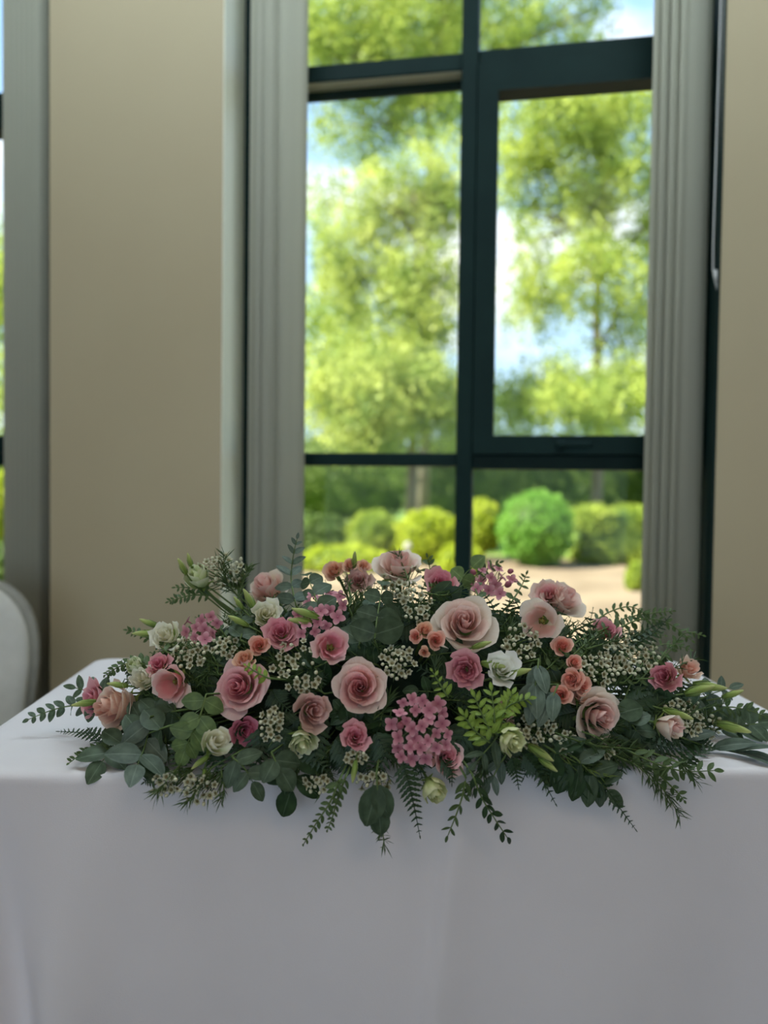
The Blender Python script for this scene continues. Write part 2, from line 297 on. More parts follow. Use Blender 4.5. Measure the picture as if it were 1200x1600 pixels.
def window(n, dx):
    root = link('window_%d' % n, None, None, WM @ Matrix.Translation((dx, 0, 0))); root['kind'] = 'structure'
    def part(name, bx, mat='frame', bev=.004, par=root):
        m = MB()
        for b in bx: m.box(*b)
        o = m.build(name, M[mat], par, False)
        if bev: bevel(o, bev)
        return o
    y0, y1 = FP, FP+.075
    part('jamb', [(XL, XL+.05, y0, y1, SILL, HEAD)]); part('jamb', [(XR-.05, XR, y0, y1, SILL, HEAD)])
    part('head_rail', [(XL+.05, XR-.05, y0, y1, HEAD-.05, HEAD)]); part('bottom_rail', [(XL+.05, XR-.05, y0, y1, SILL, SILL+.05)])
    part('mullion', [(-.200, -.150, y0-.012, y1, SILL+.05, HEAD-.05)])
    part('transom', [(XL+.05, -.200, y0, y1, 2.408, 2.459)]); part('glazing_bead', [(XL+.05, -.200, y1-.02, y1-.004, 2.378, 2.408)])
    part('painted_bounce_strip', [(XL+.05, -.200, y0+.006, y1-.022, 2.404, 2.408)], 'bounce_paint', 0)  # added pale strip, bounced ground light painted under the dark transom
    part('transom', [(XL+.05, -.200, y0, y1, 1.207, 1.247)])
    part('transom', [(-.150, XR-.05, y0, y1, 2.412, 2.462)]); part('transom', [(-.150, XR-.05, y0, y1, 1.199, 1.244)])
    xs0, xs1 = -.149, XR-.051
    s = part('sash', [(xs0, -.088, y0-.018, y1-.02, 1.245, 2.411), (xs1-.061, xs1, y0-.018, y1-.02, 1.245, 2.411),
                      (-.088, xs1-.061, y0-.018, y1-.02, 1.245, 1.300), (-.088, xs1-.061, y0-.018, y1-.02, 2.329, 2.411)], bev=0)
    h = part('handle', [(.10, .125, y0-.035, y0-.018, 1.26, 1.285), (.10, .20, y0-.045, y0-.033, 1.264, 1.281)], par=s)
    h['label'] = 'dark sash handle'
    gy0, gy1 = FP+.040, FP+.046
    for bx in ((XL+.05, -.2, 2.459, HEAD-.05), (XL+.05, -.2, 1.247, 2.408), (XL+.05, -.2, SILL+.05, 1.207),
               (-.15, XR-.05, 2.462, HEAD-.05), (-.088, xs1-.061, 1.30, 2.329), (-.15, XR-.05, SILL+.05, 1.199)):
        part('pane', [(bx[0], bx[1], gy0, gy1, bx[2], bx[3])], 'glass', 0)
    return root
window(1, 0); window(2, -STEP)

# vertical blinds, drawn open into stacks
def slat_mesh(w):
    m = MB(); n = 4; V = []; Fc = []
    for k in range(n+1):
        u = k/n; x = (u-.5)*w; y = -.006*math.sin(math.pi*u)
        for z in (0, 1): V += [(x, y-.0008, z), (x, y+.0008, z)]
    for k in range(n):
        a, b = k*4, (k+1)*4
        Fc += [(a, b, b+2, a+2), (a+1, a+3, b+3, b+1), (a+2, b+2, b+3, a+3), (a, a+1, b+1, b)]
    Fc += [(0, 2, 3, 1), (n*4, n*4+1, n*4+3, n*4+2)]
    m.add(V, Fc); return m.mesh('slat', M['slat'])
SL = slat_mesh(.089); SLW = slat_mesh(.10)
def blind(dx, stacks, label, cord):
    root = thing('vertical_blind', label, 'blind', WM @ Matrix.Translation((dx, D+.075, 0)), 'vertical blinds drawn open')
    m = MB(); m.box(XL+.01, XR-.01, -.02, .02, HEAD-.045, HEAD-.005); m.build('head_rail', M['reveal'], root, False)
    zb = SILL+.06
    for me, xs in stacks:
        for x, a in xs:
            link('slat', me, root, Matrix.Translation((x, 0, zb)) @ Matrix.Rotation(math.radians(a), 4, 'Z') @ Matrix.Diagonal((1, 1, HEAD-.05-zb, 1)))
    if cord:
        m = MB(); x = XR-.006; y = -.062
        pts = [(x-.006, y, HEAD-.05), (x-.009, y, 2.3), (x-.012, y, 1.80), (x-.011, y, 1.735), (x-.005, y, 1.715), (x+.002, y, 1.735), (x+.003, y, 1.80), (x+.001, y, 2.3), (x, y, HEAD-.05)]
        m.tube(pts, .0022, n=6); c = m.build('pull_cord', M['cord'], root); c['label'] = 'looped white pull cord'
        m = MB(); m.tube([(x-.006, y, 1.735), (x-.004, y, 1.715), (x-.001, y, 1.70)], .006, .005, n=8); m.tube([(x-.001, y, 1.70), (x+.003, y, 1.68)], .004, .003, n=8)
        m.build('cord_weight', M['cord'], root)
    return root
sl = [(-.797+.0125*k, 58+(6 if k % 2 else -6)) for k in range(5)]+[(-.702, 18)]
sr = [(.372+.0125*k, 44+(7 if k % 2 else -7)) for k in range(6)]+[(.456, 16)]
blind(0, [(SL, sl), (SL, sr)], 'grey-white vertical blind drawn to both sides of the window behind the flowers', True)
ll = [(-.84+.02*k, 50) for k in range(6)]; lr = [(.352+.0175*k, 52+k*2) for k in range(7)]
blind(-STEP, [(SL, ll), (SL, lr)], 'grey-white vertical blind at the window behind the chair', False)

# ------------------------------------------------------------------ garden
mb = MB(); mb.box(-40, 40, D+TH+.02, 70, -.5, -.10); o = wobj(mb, 'ground', M['gravel'], 'structure')
mb = MB(); mb.box(-40, 40, 14.5, 69, -.4, -.085); o = wobj(mb, 'lawn', M['grass'], 'structure')
def quads(centers, size, aspect, droop, name, mat, parent, core=None):
    """many small leaves at the given points as one mesh"""
    n = len(centers); d = npr.normal(size=(n, 3)); d[:, 2] -= droop; d /= np.linalg.norm(d, axis=1)[:, None]
    e = np.cross(d, npr.normal(size=(n, 3))); e /= np.linalg.norm(e, axis=1)[:, None]
    s = size*(0.65+0.7*npr.random((n, 1))); c = np.asarray(centers)
    v = np.stack([c-d*s*.5, c+e*s*aspect*.5, c+d*s*.5, c-e*s*aspect*.5], 1).reshape(-1, 3)
    me = bpy.data.meshes.new(name); nv = len(v); me.vertices.add(nv); me.vertices.foreach_set('co', v.astype(np.float32).ravel())
    me.loops.add(nv); me.loops.foreach_set('vertex_index', np.arange(nv, dtype=np.int32)); me.polygons.add(n)
    me.polygons.foreach_set('loop_start', np.arange(0, nv, 4, dtype=np.int32)); me.polygons.foreach_set('loop_total', np.full(n, 4, dtype=np.int32))
    me.materials.append(mat); me.update(calc_edges=True)
    o = link(name, me, parent); o['kind'] = 'stuff'; return o
def tree(label, x, y, h, crown, leaf, nclump, per, spread, droop=0.5, trunk=.16, size=.13, seed=0, cat='tree'):
    """crown: list of (dx, dy, z, rx, ry, rz) blobs"""
    g = np.random.default_rng(seed); root = thing('tree', label, cat, Matrix.Translation((x, y, -.1)))
    m = MB(); top = h*.8
    m.tube([(0, 0, 0), (.06, .02, h*.2), (-.05, .05, h*.45), (.08, 0, h*.65), (0, 0, top)], trunk, trunk*.25, n=9); m.build('trunk', M['bark'], root)
    cl = []
    vol = np.array([b[3]*b[4]*b[5] for b in crown]); vol = vol/vol.sum()
    for b, fr in zip(crown, vol):
        k = max(3, int(nclump*fr)); p = g.normal(size=(k, 3)); p /= np.linalg.norm(p, axis=1)[:, None]; p *= (g.random((k, 1))**(1/2.2))
        cl.append(p*np.array(b[3:])+np.array(b[:3]))
        z0 = min(top*.9, max(h*.25, b[2]-b[5]*.6)); m = MB()
        m.tube([(0, 0, z0), (b[0]*.4, b[1]*.4, (z0+b[2])*.5+.3), (b[0], b[1], b[2]+b[5]*.3)], trunk*.4, .02, n=6)
        for q in range(4):
            a = p[q]*np.array(b[3:])*.9+np.array(b[:3]); m.tube([(b[0]*.4, b[1]*.4, (z0+b[2])*.5+.3), tuple(a)], trunk*.2, .012, n=5)
        m.build('branch', M['bark'], root)
    cl = np.concatenate(cl); c = np.repeat(cl, per, 0)+g.normal(size=(len(cl)*per, 3))*np.array([spread, spread, spread*1.25])
    c = c[c[:, 2] > .25]
    quads(c, size, .55, droop, 'foliage', leaf, root); return root
def shrub(name, label, x, y, z, r, leaf, n, size=.07, shape='ball', group=None, cat='shrub'):
    root = thing(name, label, cat, Matrix.Translation((x, y, -.1)), group); zc = z+.1
    m = MB(); m.tube([(0, 0, -.02), (.02, 0, zc*.5), (0, 0, zc)], .05, .03, n=7); m.build('trunk', M['bark'], root)
    d = npr.normal(size=(n, 3)); d /= np.linalg.norm(d, axis=1)[:, None]
    if shape == 'box': d = np.sign(d)*np.abs(d)**.45
    bump = 1+.07*np.sin(d[:, :1]*9+x)*np.cos(d[:, 2:]*8)+.05*npr.normal(size=(n, 1))
    p = d*np.array(r)*bump*(npr.random((n, 1))**.12)+np.array([0, 0, zc]); p = p[p[:, 2] > .02]
    quads(p, size, .6, 0, 'foliage', leaf, root)
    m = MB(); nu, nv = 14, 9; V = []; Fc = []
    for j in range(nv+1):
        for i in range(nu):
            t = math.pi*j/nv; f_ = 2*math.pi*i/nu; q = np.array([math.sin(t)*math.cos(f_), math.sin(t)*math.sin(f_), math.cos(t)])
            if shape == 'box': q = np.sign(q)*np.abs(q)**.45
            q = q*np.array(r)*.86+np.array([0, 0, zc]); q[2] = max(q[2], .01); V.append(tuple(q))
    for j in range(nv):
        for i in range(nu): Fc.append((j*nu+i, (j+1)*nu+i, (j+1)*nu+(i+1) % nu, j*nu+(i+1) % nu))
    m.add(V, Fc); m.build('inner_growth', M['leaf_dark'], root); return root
def gp(px, dist, py=None, z=None):
    """a garden point seen at column px, at forward distance dist"""
    d = FW + RT*((px-600)/F_PX) - UP*(((py if py is not None else 800)-800)/F_PX); t = dist/d.y; return EYE + d*t
def blob(px, py, dist, rpx, rpy, tx, ty, ry=None):
    p = gp(px, dist, py); s = dist/F_PX; return (p.x-tx, p.y-ty, p.z+.1, rpx*s, ry or (rpx*s), rpy*s)
def crown(tx, ty, lst): return [blob(px, py, ty+dd, a, b, tx, ty) for px, py, a, b, dd in lst]
ax, ay = gp(640, 16.5).x, 16.5
tree('weeping pale green tree with trailing branches behind the golden shrubs', ax, ay, 9.5, crown(ax, ay, [
    (590, 610, 120, 90, -.8), (650, 470, 80, 90, -.3), (540, 420, 60, 80, -.3), (680, 300, 60, 90, 0), (600, 330, 60, 70, 0), (560, 640, 90, 70, -1.2), (690, 640, 60, 70, -.5)]),
    M['leaf_pale'], 640, 70, .17, 1.3, .14, .105, 3)
bx_, by_ = gp(930, 18.0).x, 18.0
tree('tall airy green tree with blue sky showing through behind the clipped ball', bx_, by_, 12, crown(bx_, by_, [
    (950, 300, 90, 100, 0), (880, 190, 110, 70, 0), (990, 480, 60, 120, -.5), (900, 620, 140, 55, -1), (830, 350, 40, 100, .5), (800, 640, 60, 50, 0), (980, 180, 80, 60, .3), (1060, 350, 60, 160, .3), (960, 610, 70, 70, -1), (840, 470, 60, 60, .8), (920, 430, 70, 70, -1.2), (800, 280, 60, 70, 1)]),
    M['leaf_tree'], 680, 75, .18, .6, .15, .11, 7)
cx_, cy_ = gp(660, 21.0).x, 21.0
tree('very tall yellow-green tree rising behind the weeping tree', cx_, cy_, 16, crown(cx_, cy_, [
    (600, 70, 140, 90, 0), (680, 150, 90, 90, 0), (500, 60, 80, 80, 0), (560, 200, 70, 70, .5), (820, 60, 90, 60, -1), (920, 30, 60, 50, -1), (510, 330, 50, 50, 0), (720, -40, 200, 60, 0), (540, 520, 90, 90, 0)]),
    M['leaf_tree'], 800, 70, .21, .6, .18, .125, 9)
dx_, dy_ = gp(60, 17.0).x, 17.0
tree('round-headed green tree outside the window behind the chair', dx_, dy_, 7.5, crown(dx_, dy_, [
    (40, 480, 120, 110, 0), (-60, 420, 90, 110, 0), (60, 620, 150, 80, -.5), (180, 540, 90, 110, 0), (300, 560, 90, 130, 0)]),
    M['leaf_tree'], 420, 65, .22, .6, .20, .12, 13)
for k, (px, dist, hh, lab) in enumerate(((-620, 19, 9.0, 'broad green tree far along the garden beyond the chair window'), (300, 33, 13.0, 'tall green tree standing behind the cream pier'),
        (-250, 34, 13.5, 'tall distant green tree beyond the chair window'), (1350, 20, 10.5, 'broad green tree beyond the wall with the blind cord'), (-1150, 23, 10.0, 'distant green tree at the far end of the garden'))):
    q = gp(px, dist); tree(lab, q.x, dist, hh, [(0, 0, hh*.62, 2.6, 2.4, 2.6), (-1.3, .3, hh*.42, 1.8, 1.8, 1.6), (1.4, -.3, hh*.45, 1.8, 1.8, 1.7)], M['leaf_tree'], 300, 60, .28, .6, .2, .17, 30+k)
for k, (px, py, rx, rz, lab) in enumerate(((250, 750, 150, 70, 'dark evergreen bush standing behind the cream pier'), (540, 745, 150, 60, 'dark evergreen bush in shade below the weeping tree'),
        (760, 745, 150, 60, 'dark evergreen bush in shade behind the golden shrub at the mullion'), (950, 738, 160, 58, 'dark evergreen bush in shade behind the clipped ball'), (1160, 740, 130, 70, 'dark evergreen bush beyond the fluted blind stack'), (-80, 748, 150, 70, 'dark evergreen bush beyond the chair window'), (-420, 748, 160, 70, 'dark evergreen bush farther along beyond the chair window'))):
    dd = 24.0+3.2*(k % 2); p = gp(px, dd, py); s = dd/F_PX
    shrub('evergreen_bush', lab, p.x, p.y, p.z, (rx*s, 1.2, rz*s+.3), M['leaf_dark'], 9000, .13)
p = gp(836, 12.6, 826); shrub('topiary_ball', 'clipped bright green ball topiary at the gravel edge', p.x, p.y, p.z, (.61, .61, .62), M['leaf_ball'], 9000, .055, cat='topiary')
p = gp(960, 13.2, 838); shrub('hedge', 'clipped yellow-green hedge block next to the ball topiary', p.x, p.y, p.z, (.72, .5, .55), M['leaf_hedge'], 8000, .06, 'box', cat='hedge')
p = gp(1085, 13.4, 830); shrub('hedge', 'clipped yellow-green hedge block hidden beside the fluted blind', p.x, p.y, p.z, (.62, .5, .58), M['leaf_hedge'], 6000, .06, 'box', cat='hedge')
p = gp(752, 13.6, 822); shrub('golden_shrub', 'golden yellow shrub between the window mullion and the ball topiary', p.x, p.y, p.z, (.36, .4, .48), M['leaf_gold'], 4500, .07)
p = gp(670, 12.8, 838); shrub('golden_shrub', 'golden yellow shrub in front of the weeping tree trunk', p.x, p.y, p.z, (.55, .5, .45), M['leaf_gold'], 5000, .07)
p = gp(585, 13.5, 842); shrub('green_shrub', 'loose green shrub below the weeping tree', p.x, p.y, p.z, (.5, .5, .5), M['leaf_hedge'], 5000, .07)
p = gp(510, 14.2, 850); shrub('green_shrub', 'dull dark green shrub beside the flat blind slat', p.x, p.y, p.z, (.55, .5, .55), M['leaf_dark'], 5000, .08)
p = gp(540, 11.5, 885); shrub('golden_shrub', 'low golden shrub in front of the dull green shrub', p.x, p.y, p.z, (.8, .4, .32), M['leaf_gold'], 5000, .06)
p = gp(992, 9.6, 905); shrub('green_shrub', 'small yellow-green shrub standing alone on the gravel', p.x, p.y, p.z, (.12, .15, .22), M['leaf_hedge'], 1800, .05)
p = gp(720, 11.0, 880); shrub('golden_shrub', 'low golden shrub at the foot of the mullion', p.x, p.y, p.z, (.34, .3, .3), M['leaf_gold'], 3000, .06)
p = gp(12, 11.0, 800); shrub('golden_shrub', 'golden yellow shrub outside the window behind the chair', p.x, p.y, p.z, (.22, .35, .62), M['leaf_gold'], 4500, .07)
p = gp(637, 10.4, 853); root = thing('garden_globe', 'small pale globe on a short post among the golden shrubs', 'globe', Matrix.Translation((p.x, p.y, -.1)))
mb = MB(); mb.tube([(0, 0, 0), (0, 0, p.z+.1-.05)], .02, n=8); mb.build('post', M['steel'], root)
mb = MB(); mb.add([(.055*math.sin(math.pi*j/8)*math.cos(6.2832*i/14), .055*math.sin(math.pi*j/8)*math.sin(6.2832*i/14), p.z+.1+.055*math.cos(math.pi*j/8)) for j in range(9) for i in range(14)],
    [(j*14+i, (j+1)*14+i, (j+1)*14+(i+1) % 14, j*14+(i+1) % 14) for j in range(8) for i in range(14)]); mb.build('globe', M['slat'], root)
p = gp(0, 9.0, 915); shrub('green_shrub', 'dark green shrub outside the window behind the chair', p.x, p.y, p.z, (.5, .4, .5), M['leaf_dark'], 4500, .07)

# ------------------------------------------------------------------ table, cloth, chair
TA = math.atan2(.051, 1.052); TZ = 0.75; TW, TD = 1.30, 0.69
TM = Matrix.Translation((-.598, 1.011, 0)) @ Matrix.Rotation(TA, 4, 'Z'); TI = TM.inverted()
root = thing('trestle_table', 'rectangular trestle table covered by the white cloth', 'table', TM)
mb = MB(); mb.box(.008, TW-.008, .008, TD-.008, TZ-.035, TZ-.004); mb.build('tabletop', M['board'], root, False)
for lx in (.10, TW-.10):
    for ly in (.09, TD-.09):
        mb = MB(); mb.tube([(lx, ly, 0), (lx, ly, TZ-.035)], .014, n=10); mb.build('leg', M['steel'], root)
def cloth():
    m = MB(); rc = .035; prof = []
    # closed outline around the table top, counter-clockwise from the front-left corner, rounded corners
    pts = []; nrm = []; arc = []
    def seg(x0, y0, x1, y1, nx, ny, n):
        for k in range(n): t = k/n; pts.append((x0+(x1-x0)*t, y0+(y1-y0)*t)); nrm.append((nx, ny))
    def cor(cx, cy, a0, n=8):
        for k in range(n): a = a0+math.pi/2*k/n; pts.append((cx+rc*math.cos(a), cy+rc*math.sin(a))); nrm.append((math.cos(a), math.sin(a)))
    seg(rc, 0, TW-rc, 0, 0, -1, 260); cor(TW-rc, rc, -math.pi/2); seg(TW, rc, TW, TD-rc, 1, 0, 60); cor(TW-rc, TD-rc, 0)
    seg(TW-rc, TD, rc, TD, 0, 1, 60); cor(rc, TD-rc, math.pi/2); seg(0, TD-rc, 0, rc, -1, 0, 60); cor(rc, rc, math.pi)
    n = len(pts)
    def ridge(x, c, w): t = (x-c)/w; return math.exp(-t*t)
    def disp(i, dz):
        """how far the hanging cloth stands off the table side, dz below the top"""
        x, y = pts[i]; nx, ny = nrm[i]; g = min(1.0, max(0, dz)/.30); b = .006+.020*g
        if ny < -.7 and y < .05:
            sl = dz
            b += .010*g*math.sin(x*9.5+.6)+.006*g*math.sin(x*21+1.2)
            c = .190-.05*sl; t = (x-c)                            # the corner fold: a crest, and a valley on its outer side
            b += .034*g*(math.exp(-(t/.045)**2) if t < 0 else math.exp(-(t/.065)**2))
            b -= .044*g*ridge(x, .066+.17*sl, .034)
            c = .706-.125*sl                                       # long ironed crease
            t = (x-c); b += (.011*math.exp(-(t/.008)**2) if t < 0 else .011*math.exp(-(t/.040)**2))*min(1, dz/.08)
            b += .010*g*ridge(x, 1.155, .035)
        elif abs(nx) > .7: b += .018*g*math.sin(y*17)
        else: b += .012*g*math.sin(x*14)
        if abs(nx) > .05 and abs(ny) > .05: b += .05*g
        return b
    # top: rings shrinking to the middle, then over the edge and down
    rings = []
    cx, cy = TW/2, TD/2
    def top_ring(s):
        R = []
        for i in range(n):
            x, y = pts[i]; X = cx+(x-cx)*s; Y = cy+(y-cy)*s
            R.append((X, Y, TZ+.0012*math.sin(X*23+Y*7)*math.sin(Y*19)*min(1, (1-s)*6)))
        return R
    for s in (.02, .2, .4, .55, .7, .8, .88, .93, .965, .985): rings.append(top_ring(s))
    rings.append([(p[0], p[1], TZ-.0006) for p in pts])
    rings.append([(pts[i][0]+nrm[i][0]*.0035, pts[i][1]+nrm[i][1]*.0035, TZ-.003) for i in range(n)])
    for k, dz in enumerate([.008, .016, .03, .05, .075, .10, .13, .16, .2, .24, .28, .33, .38, .44, .5, .58, .66, .735]):
        rings.append([(pts[i][0]+nrm[i][0]*disp(i, dz), pts[i][1]+nrm[i][1]*disp(i, dz), TZ-dz) for i in range(n)])
    V = [p for R in rings for p in R]; Fc = []
    for j in range(len(rings)-1):
        for i in range(n): Fc.append((j*n+i, (j+1)*n+i, (j+1)*n+(i+1) % n, j*n+(i+1) % n))
    Fc.append(tuple(range(n))); m.add(V, Fc)
    o = m.build('tablecloth', M['cloth']); o.matrix_basis = TM.copy()
    tag(o, 'plain white linen cloth draped over the table with soft hanging folds', 'tablecloth')
cloth()

def chair():
    a = math.radians(14); T = Matrix.Translation((-1.14, 1.90, 0)) @ Matrix.Rotation(a, 4, 'Z')
    root = thing('banquet_chair', 'cream upholstered chair with rounded back beside the table', 'chair', T)
    def pad(w, h, top_pow, n=28):
        P = []
        for k in range(n+1):
            t = math.pi*k/n; c, s_ = math.cos(t), math.sin(t)
            P.append((w*math.copysign(abs(c)**(2/top_pow), c), h*(s_**(2/top_pow))))
        return P
    def backpad(name, mat, w, h, y0, y1, zb, puff, lean=.10):
        m = MB(); P = pad(w, h, 2.6); P = [(w*.92, -.20)]+P+[(-w*.92, -.20)]; n = len(P); V = []; Fc = []
        rows = [(y0+puff*.0, .55), (y0, .86), (y0+puff*.35, .96), (y0+puff, 1.0), (y1, 1.0), (y1+.004, .96)]
        for yy, s_ in rows:
            for x, z in P:
                zz = zb+.0+(z*s_ if z > 0 else z); V.append((x*s_, yy+(zz-.45)*lean, zz))
        for j in range(len(rows)-1):
            for i in range(n): Fc.append((j*n+i, j*n+(i+1) % n, (j+1)*n+(i+1) % n, (j+1)*n+i))
        Fc.append(tuple(range(n))[::-1]); Fc.append(tuple((len(rows)-1)*n+i for i in range(n))); m.add(V, Fc)
        return m.build(name, mat, root)
    backpad('backrest', M['chair_fabric'], .205, .235, .150, .185, .630, .018)
    backpad('back_frame', M['chair_rim'], .225, .250, .186, .222, .630, .010)
    m = MB(); m.box(-.225, .225, -.24, .20, .40, .47); o = m.build('seat', M['chair_fabric'], root, False); bevel(o, .025, 3)
    for sx in (-1, 1):
        m = MB(); m.tube([(sx*.195, -.21, 0), (sx*.195, -.205, .40)], .014, .016, n=8); m.build('leg', M['chair_rim'], root)
        m = MB(); m.tube([(sx*.19, .22, 0), (sx*.195, .185, .40), (sx*.19, .20, .48)], .014, .016, n=8); m.build('leg', M['chair_rim'], root)
chair()

# ------------------------------------------------------------------ the flower arrangement
CEN = Vector((0.025, 1.235, 0.752)); AXE = (0.50, 0.235, 0.235)
def ray(px, py): return (FW + RT*((px-600)/F_PX) - UP*((py-800)/F_PX))
def mound(px, py, lift=0.0):
    """a point on the mound of flowers seen at (px, py); lift > 0 stands proud of it"""
    d = ray(px, py); c, s_ = math.cos(-TA), math.sin(-TA)
    def loc(v): return Vector(((v.x*c-v.y*s_)/AXE[0], (v.x*s_+v.y*c)/AXE[1], v.z/AXE[2]))
    o = loc(EYE-CEN); q = loc(d); A = q.dot(q); B = o.dot(q); Cc = o.dot(o)-1; disc = B*B-A*Cc
    t = (-B-math.sqrt(disc))/A if disc > 0 else -B/A
    t = t-lift
    tt = (TZ+.010-EYE.z)/d.z if d.z < 0 else 99
    h = TI @ (EYE+d*tt)
    if 0 < h.x < TW and -.002 < h.y < TD: t = min(t, tt)         # never below the cloth
    else:
        a = TI @ EYE; b = TI.to_3x3() @ d; tf = (-.045-a.y)/b.y     # in front of the hanging cloth
        P = TI @ (EYE+d*t)
        if P.z < TZ+.012 and P.y > -.045 and -.02 < P.x < TW+.02: t = min(t, tf)
    return EYE+d*t
def out_normal(P):
    v = P-CEN; c, s_ = math.cos(-TA), math.sin(-TA); x, y = v.x*c-v.y*s_, v.x*s_+v.y*c
    n = Vector((x/AXE[0]**2, y/AXE[1]**2, max(0.0, v.z)/AXE[2]**2+.3)); c, s_ = math.cos(TA), math.sin(TA)
    return Vector((n.x*c-n.y*s_, n.x*s_+n.y*c, n.z)).normalized()
def root_point(P):
    """where a stem enters the foam"""
    v = P-CEN; return Vector((CEN.x+v.x*.50, CEN.y+v.y*.25+.02, TZ+.045+max(0, v.z)*.25))
root = thing('flower_foam_tray', 'dark foam tray buried under the flowers on the white cloth', 'tray', TM @ Matrix.Translation((.625, .225, TZ)))
mb = MB(); mb.box(-.27, .27, -.075, .075, .001, .022); o = mb.build('tray', M['tray'], root, False); bevel(o, .006)
mb = MB(); V = []; Fc = []; nu, nv = 24, 7
for j in range(nv+1):
    t = math.pi/2*j/nv
    for i in range(nu):
        a = 2*math.pi*i/nu; V.append((.37*math.cos(t)**.6*math.cos(a), .175*math.cos(t)**.6*math.sin(a), .022+.165*math.sin(t)))
for j in range(nv):
    for i in range(nu): Fc.append((j*nu+i, j*nu+(i+1) % nu, (j+1)*nu+(i+1) % nu, (j+1)*nu+i))
Fc.append(tuple(range(nu))[::-1]); mb.add(V, Fc); mb.build('foam', M['foam'], root)

def stem_path(A, B, bend=0.0, n=5):
    side = (B-A).cross(Vector((0, 0, 1))); side = side.normalized() if side.length > 1e-5 else Vector((1, 0, 0))
    return [A+(B-A)*(k/n)+side*(bend*math.sin(math.pi*k/n)) for k in range(n+1)]
def stem_obj(root, P, axis, r=.0022, name='stem'):
    """stem from the foam to the flower's base, in the flower's own frame"""
    inv = root.matrix_basis.inverted(); R = root_point(P); c1 = P-axis*min(.05, (P-R).length*.4)
    pts = []
    for k in range(7):
        t = k/6; pts.append(inv @ ((1-t)**2*R+2*t*(1-t)*c1+t*t*P))
    m = MB(); m.tube(pts, r, r*.9, n=6); return m.build(name, M['stem'], root)

def petal_shape(rb, h, Phi, curl, tuck, ruf, ph, rot, z0=0.0, nu=6, nv=6, close=0.0, notch=.2, rmin=.14):
    V = []; U = []; Fc = []
    for j in range(nv+1):
        v = j/nv
        for i in range(nu+1):
            u = -1+2*i/nu; s = v*(1-notch*abs(u)**2.6)
            a = u*Phi*(.30+.70*math.sin(math.pi/2*min(1, v*1.5)))
            pr = rmin+(1-rmin)*math.sin(min(1, s*1.05)*math.pi/2)**.8
            e = max(0.0, (s-.60)/.40); r = rb*pr*(1-close*e*e)+curl*rb*e*e
            z = h*s-curl*h*.33*e**2.4
            r *= 1+tuck*u
            w = ruf*rb*e*math.sin(u*8.5+ph)+ruf*.5*rb*e*math.sin(u*15+ph*2)
            r += w; z += .5*w
            V.append((r*math.cos(a+rot), r*math.sin(a+rot), z+z0)); U.append(((u+1)/2, v))
    for j in range(nv):
        for i in range(nu): k = j*(nu+1)+i; Fc.append((k, k+1, k+nu+2, k+nu+1))
    return V, Fc, U
def add_petal(root, mat, **kw):
    V, Fc, U = petal_shape(**kw); m = MB(); m.add(V, Fc, 0, U); return m.build('petal', mat, root)
def sepals(root, R, n=5, L=.9, z=.0, down=.25, mat='sepal'):
    for k in range(n):
        a = 2*math.pi*k/n+rnd.random()*.4; ln = R*L*(.8+.4*rnd.random()); m = MB(); V = []; U = []
        for j in range(4):
            t = j/3; w = R*.16*(1-t)**.7*(.6+.8*t if t < .4 else 1); rr = R*.12+ln*t*.75; zz = z+ln*t*.5-down*ln*t*t
            for sgn in (-1, 0, 1): V.append((rr*math.cos(a)-sgn*w*math.sin(a), rr*math.sin(a)+sgn*w*math.cos(a), zz+.1*w*abs(sgn)))
        Fc = []
        for j in range(3):
            for q in range(2): k2 = j*3+q; Fc.append((k2, k2+1, k2+4, k2+3))
        m.add(V, Fc); m.build('sepal', M[mat], root)
def facing(px, py, P, ax, ay, w=1.0):
    return ((EYE-P).normalized()*w + RT*ax + UP*ay).normalized()
def px2m(P): return (P-EYE).dot(FW)/F_PX
def rose(px, py, d, pal, ax, ay, label, name='rose', lift=.02, n=26, spin=None, cat='rose', group=None, openness=1.0):
    P = mound(px, py, lift); s = px2m(P); R = d*s*.5; axis = facing(px, py, P, ax, ay)
    T = axisframe(P-axis*R*.62, axis, rnd.random()*6 if spin is None else spin)
    root = thing(name, label, cat, T, group); mats = PM[pal]; ang = 0.0
    for i in range(n):
        t = i/(n-1); ang += 2.39996+rnd.uniform(-.22, .22)
        rb = R*(.07+.68*t**.9)*(.85+.15*openness); h = R*(1.22-.55*t**1.3)*(1.15 if openness < .8 else 1)
        curl = (.10+.30*t**1.0*openness)+rnd.uniform(-.05, .06)
        m_ = mats[0] if t < .40 else (mats[1] if t < .76 else mats[2])
        add_petal(root, m_, rb=rb, h=h*rnd.uniform(.93, 1.05), Phi=(1.5 if i < 4 else 1.12-.22*t)+rnd.uniform(-.1, .1), curl=curl, tuck=.17 if i > 3 else .30, ruf=.010+.030*t, ph=rnd.random()*6,
                  rot=ang, z0=-.08*R*t, nu=10, nv=8, close=.16*(1-t)**2, notch=.22+.06*t, rmin=.10)
    m = MB(); m.tube([(0, 0, -.16*R), (0, 0, -.06*R), (0, 0, .10*R)], R*.13, R*.30, n=8); m.build('calyx', M['sepal'], root)
    sepals(root, R, 5, .75, -.04*R, .6); stem_obj(root, P-axis*R*.75, axis, .0028); return root
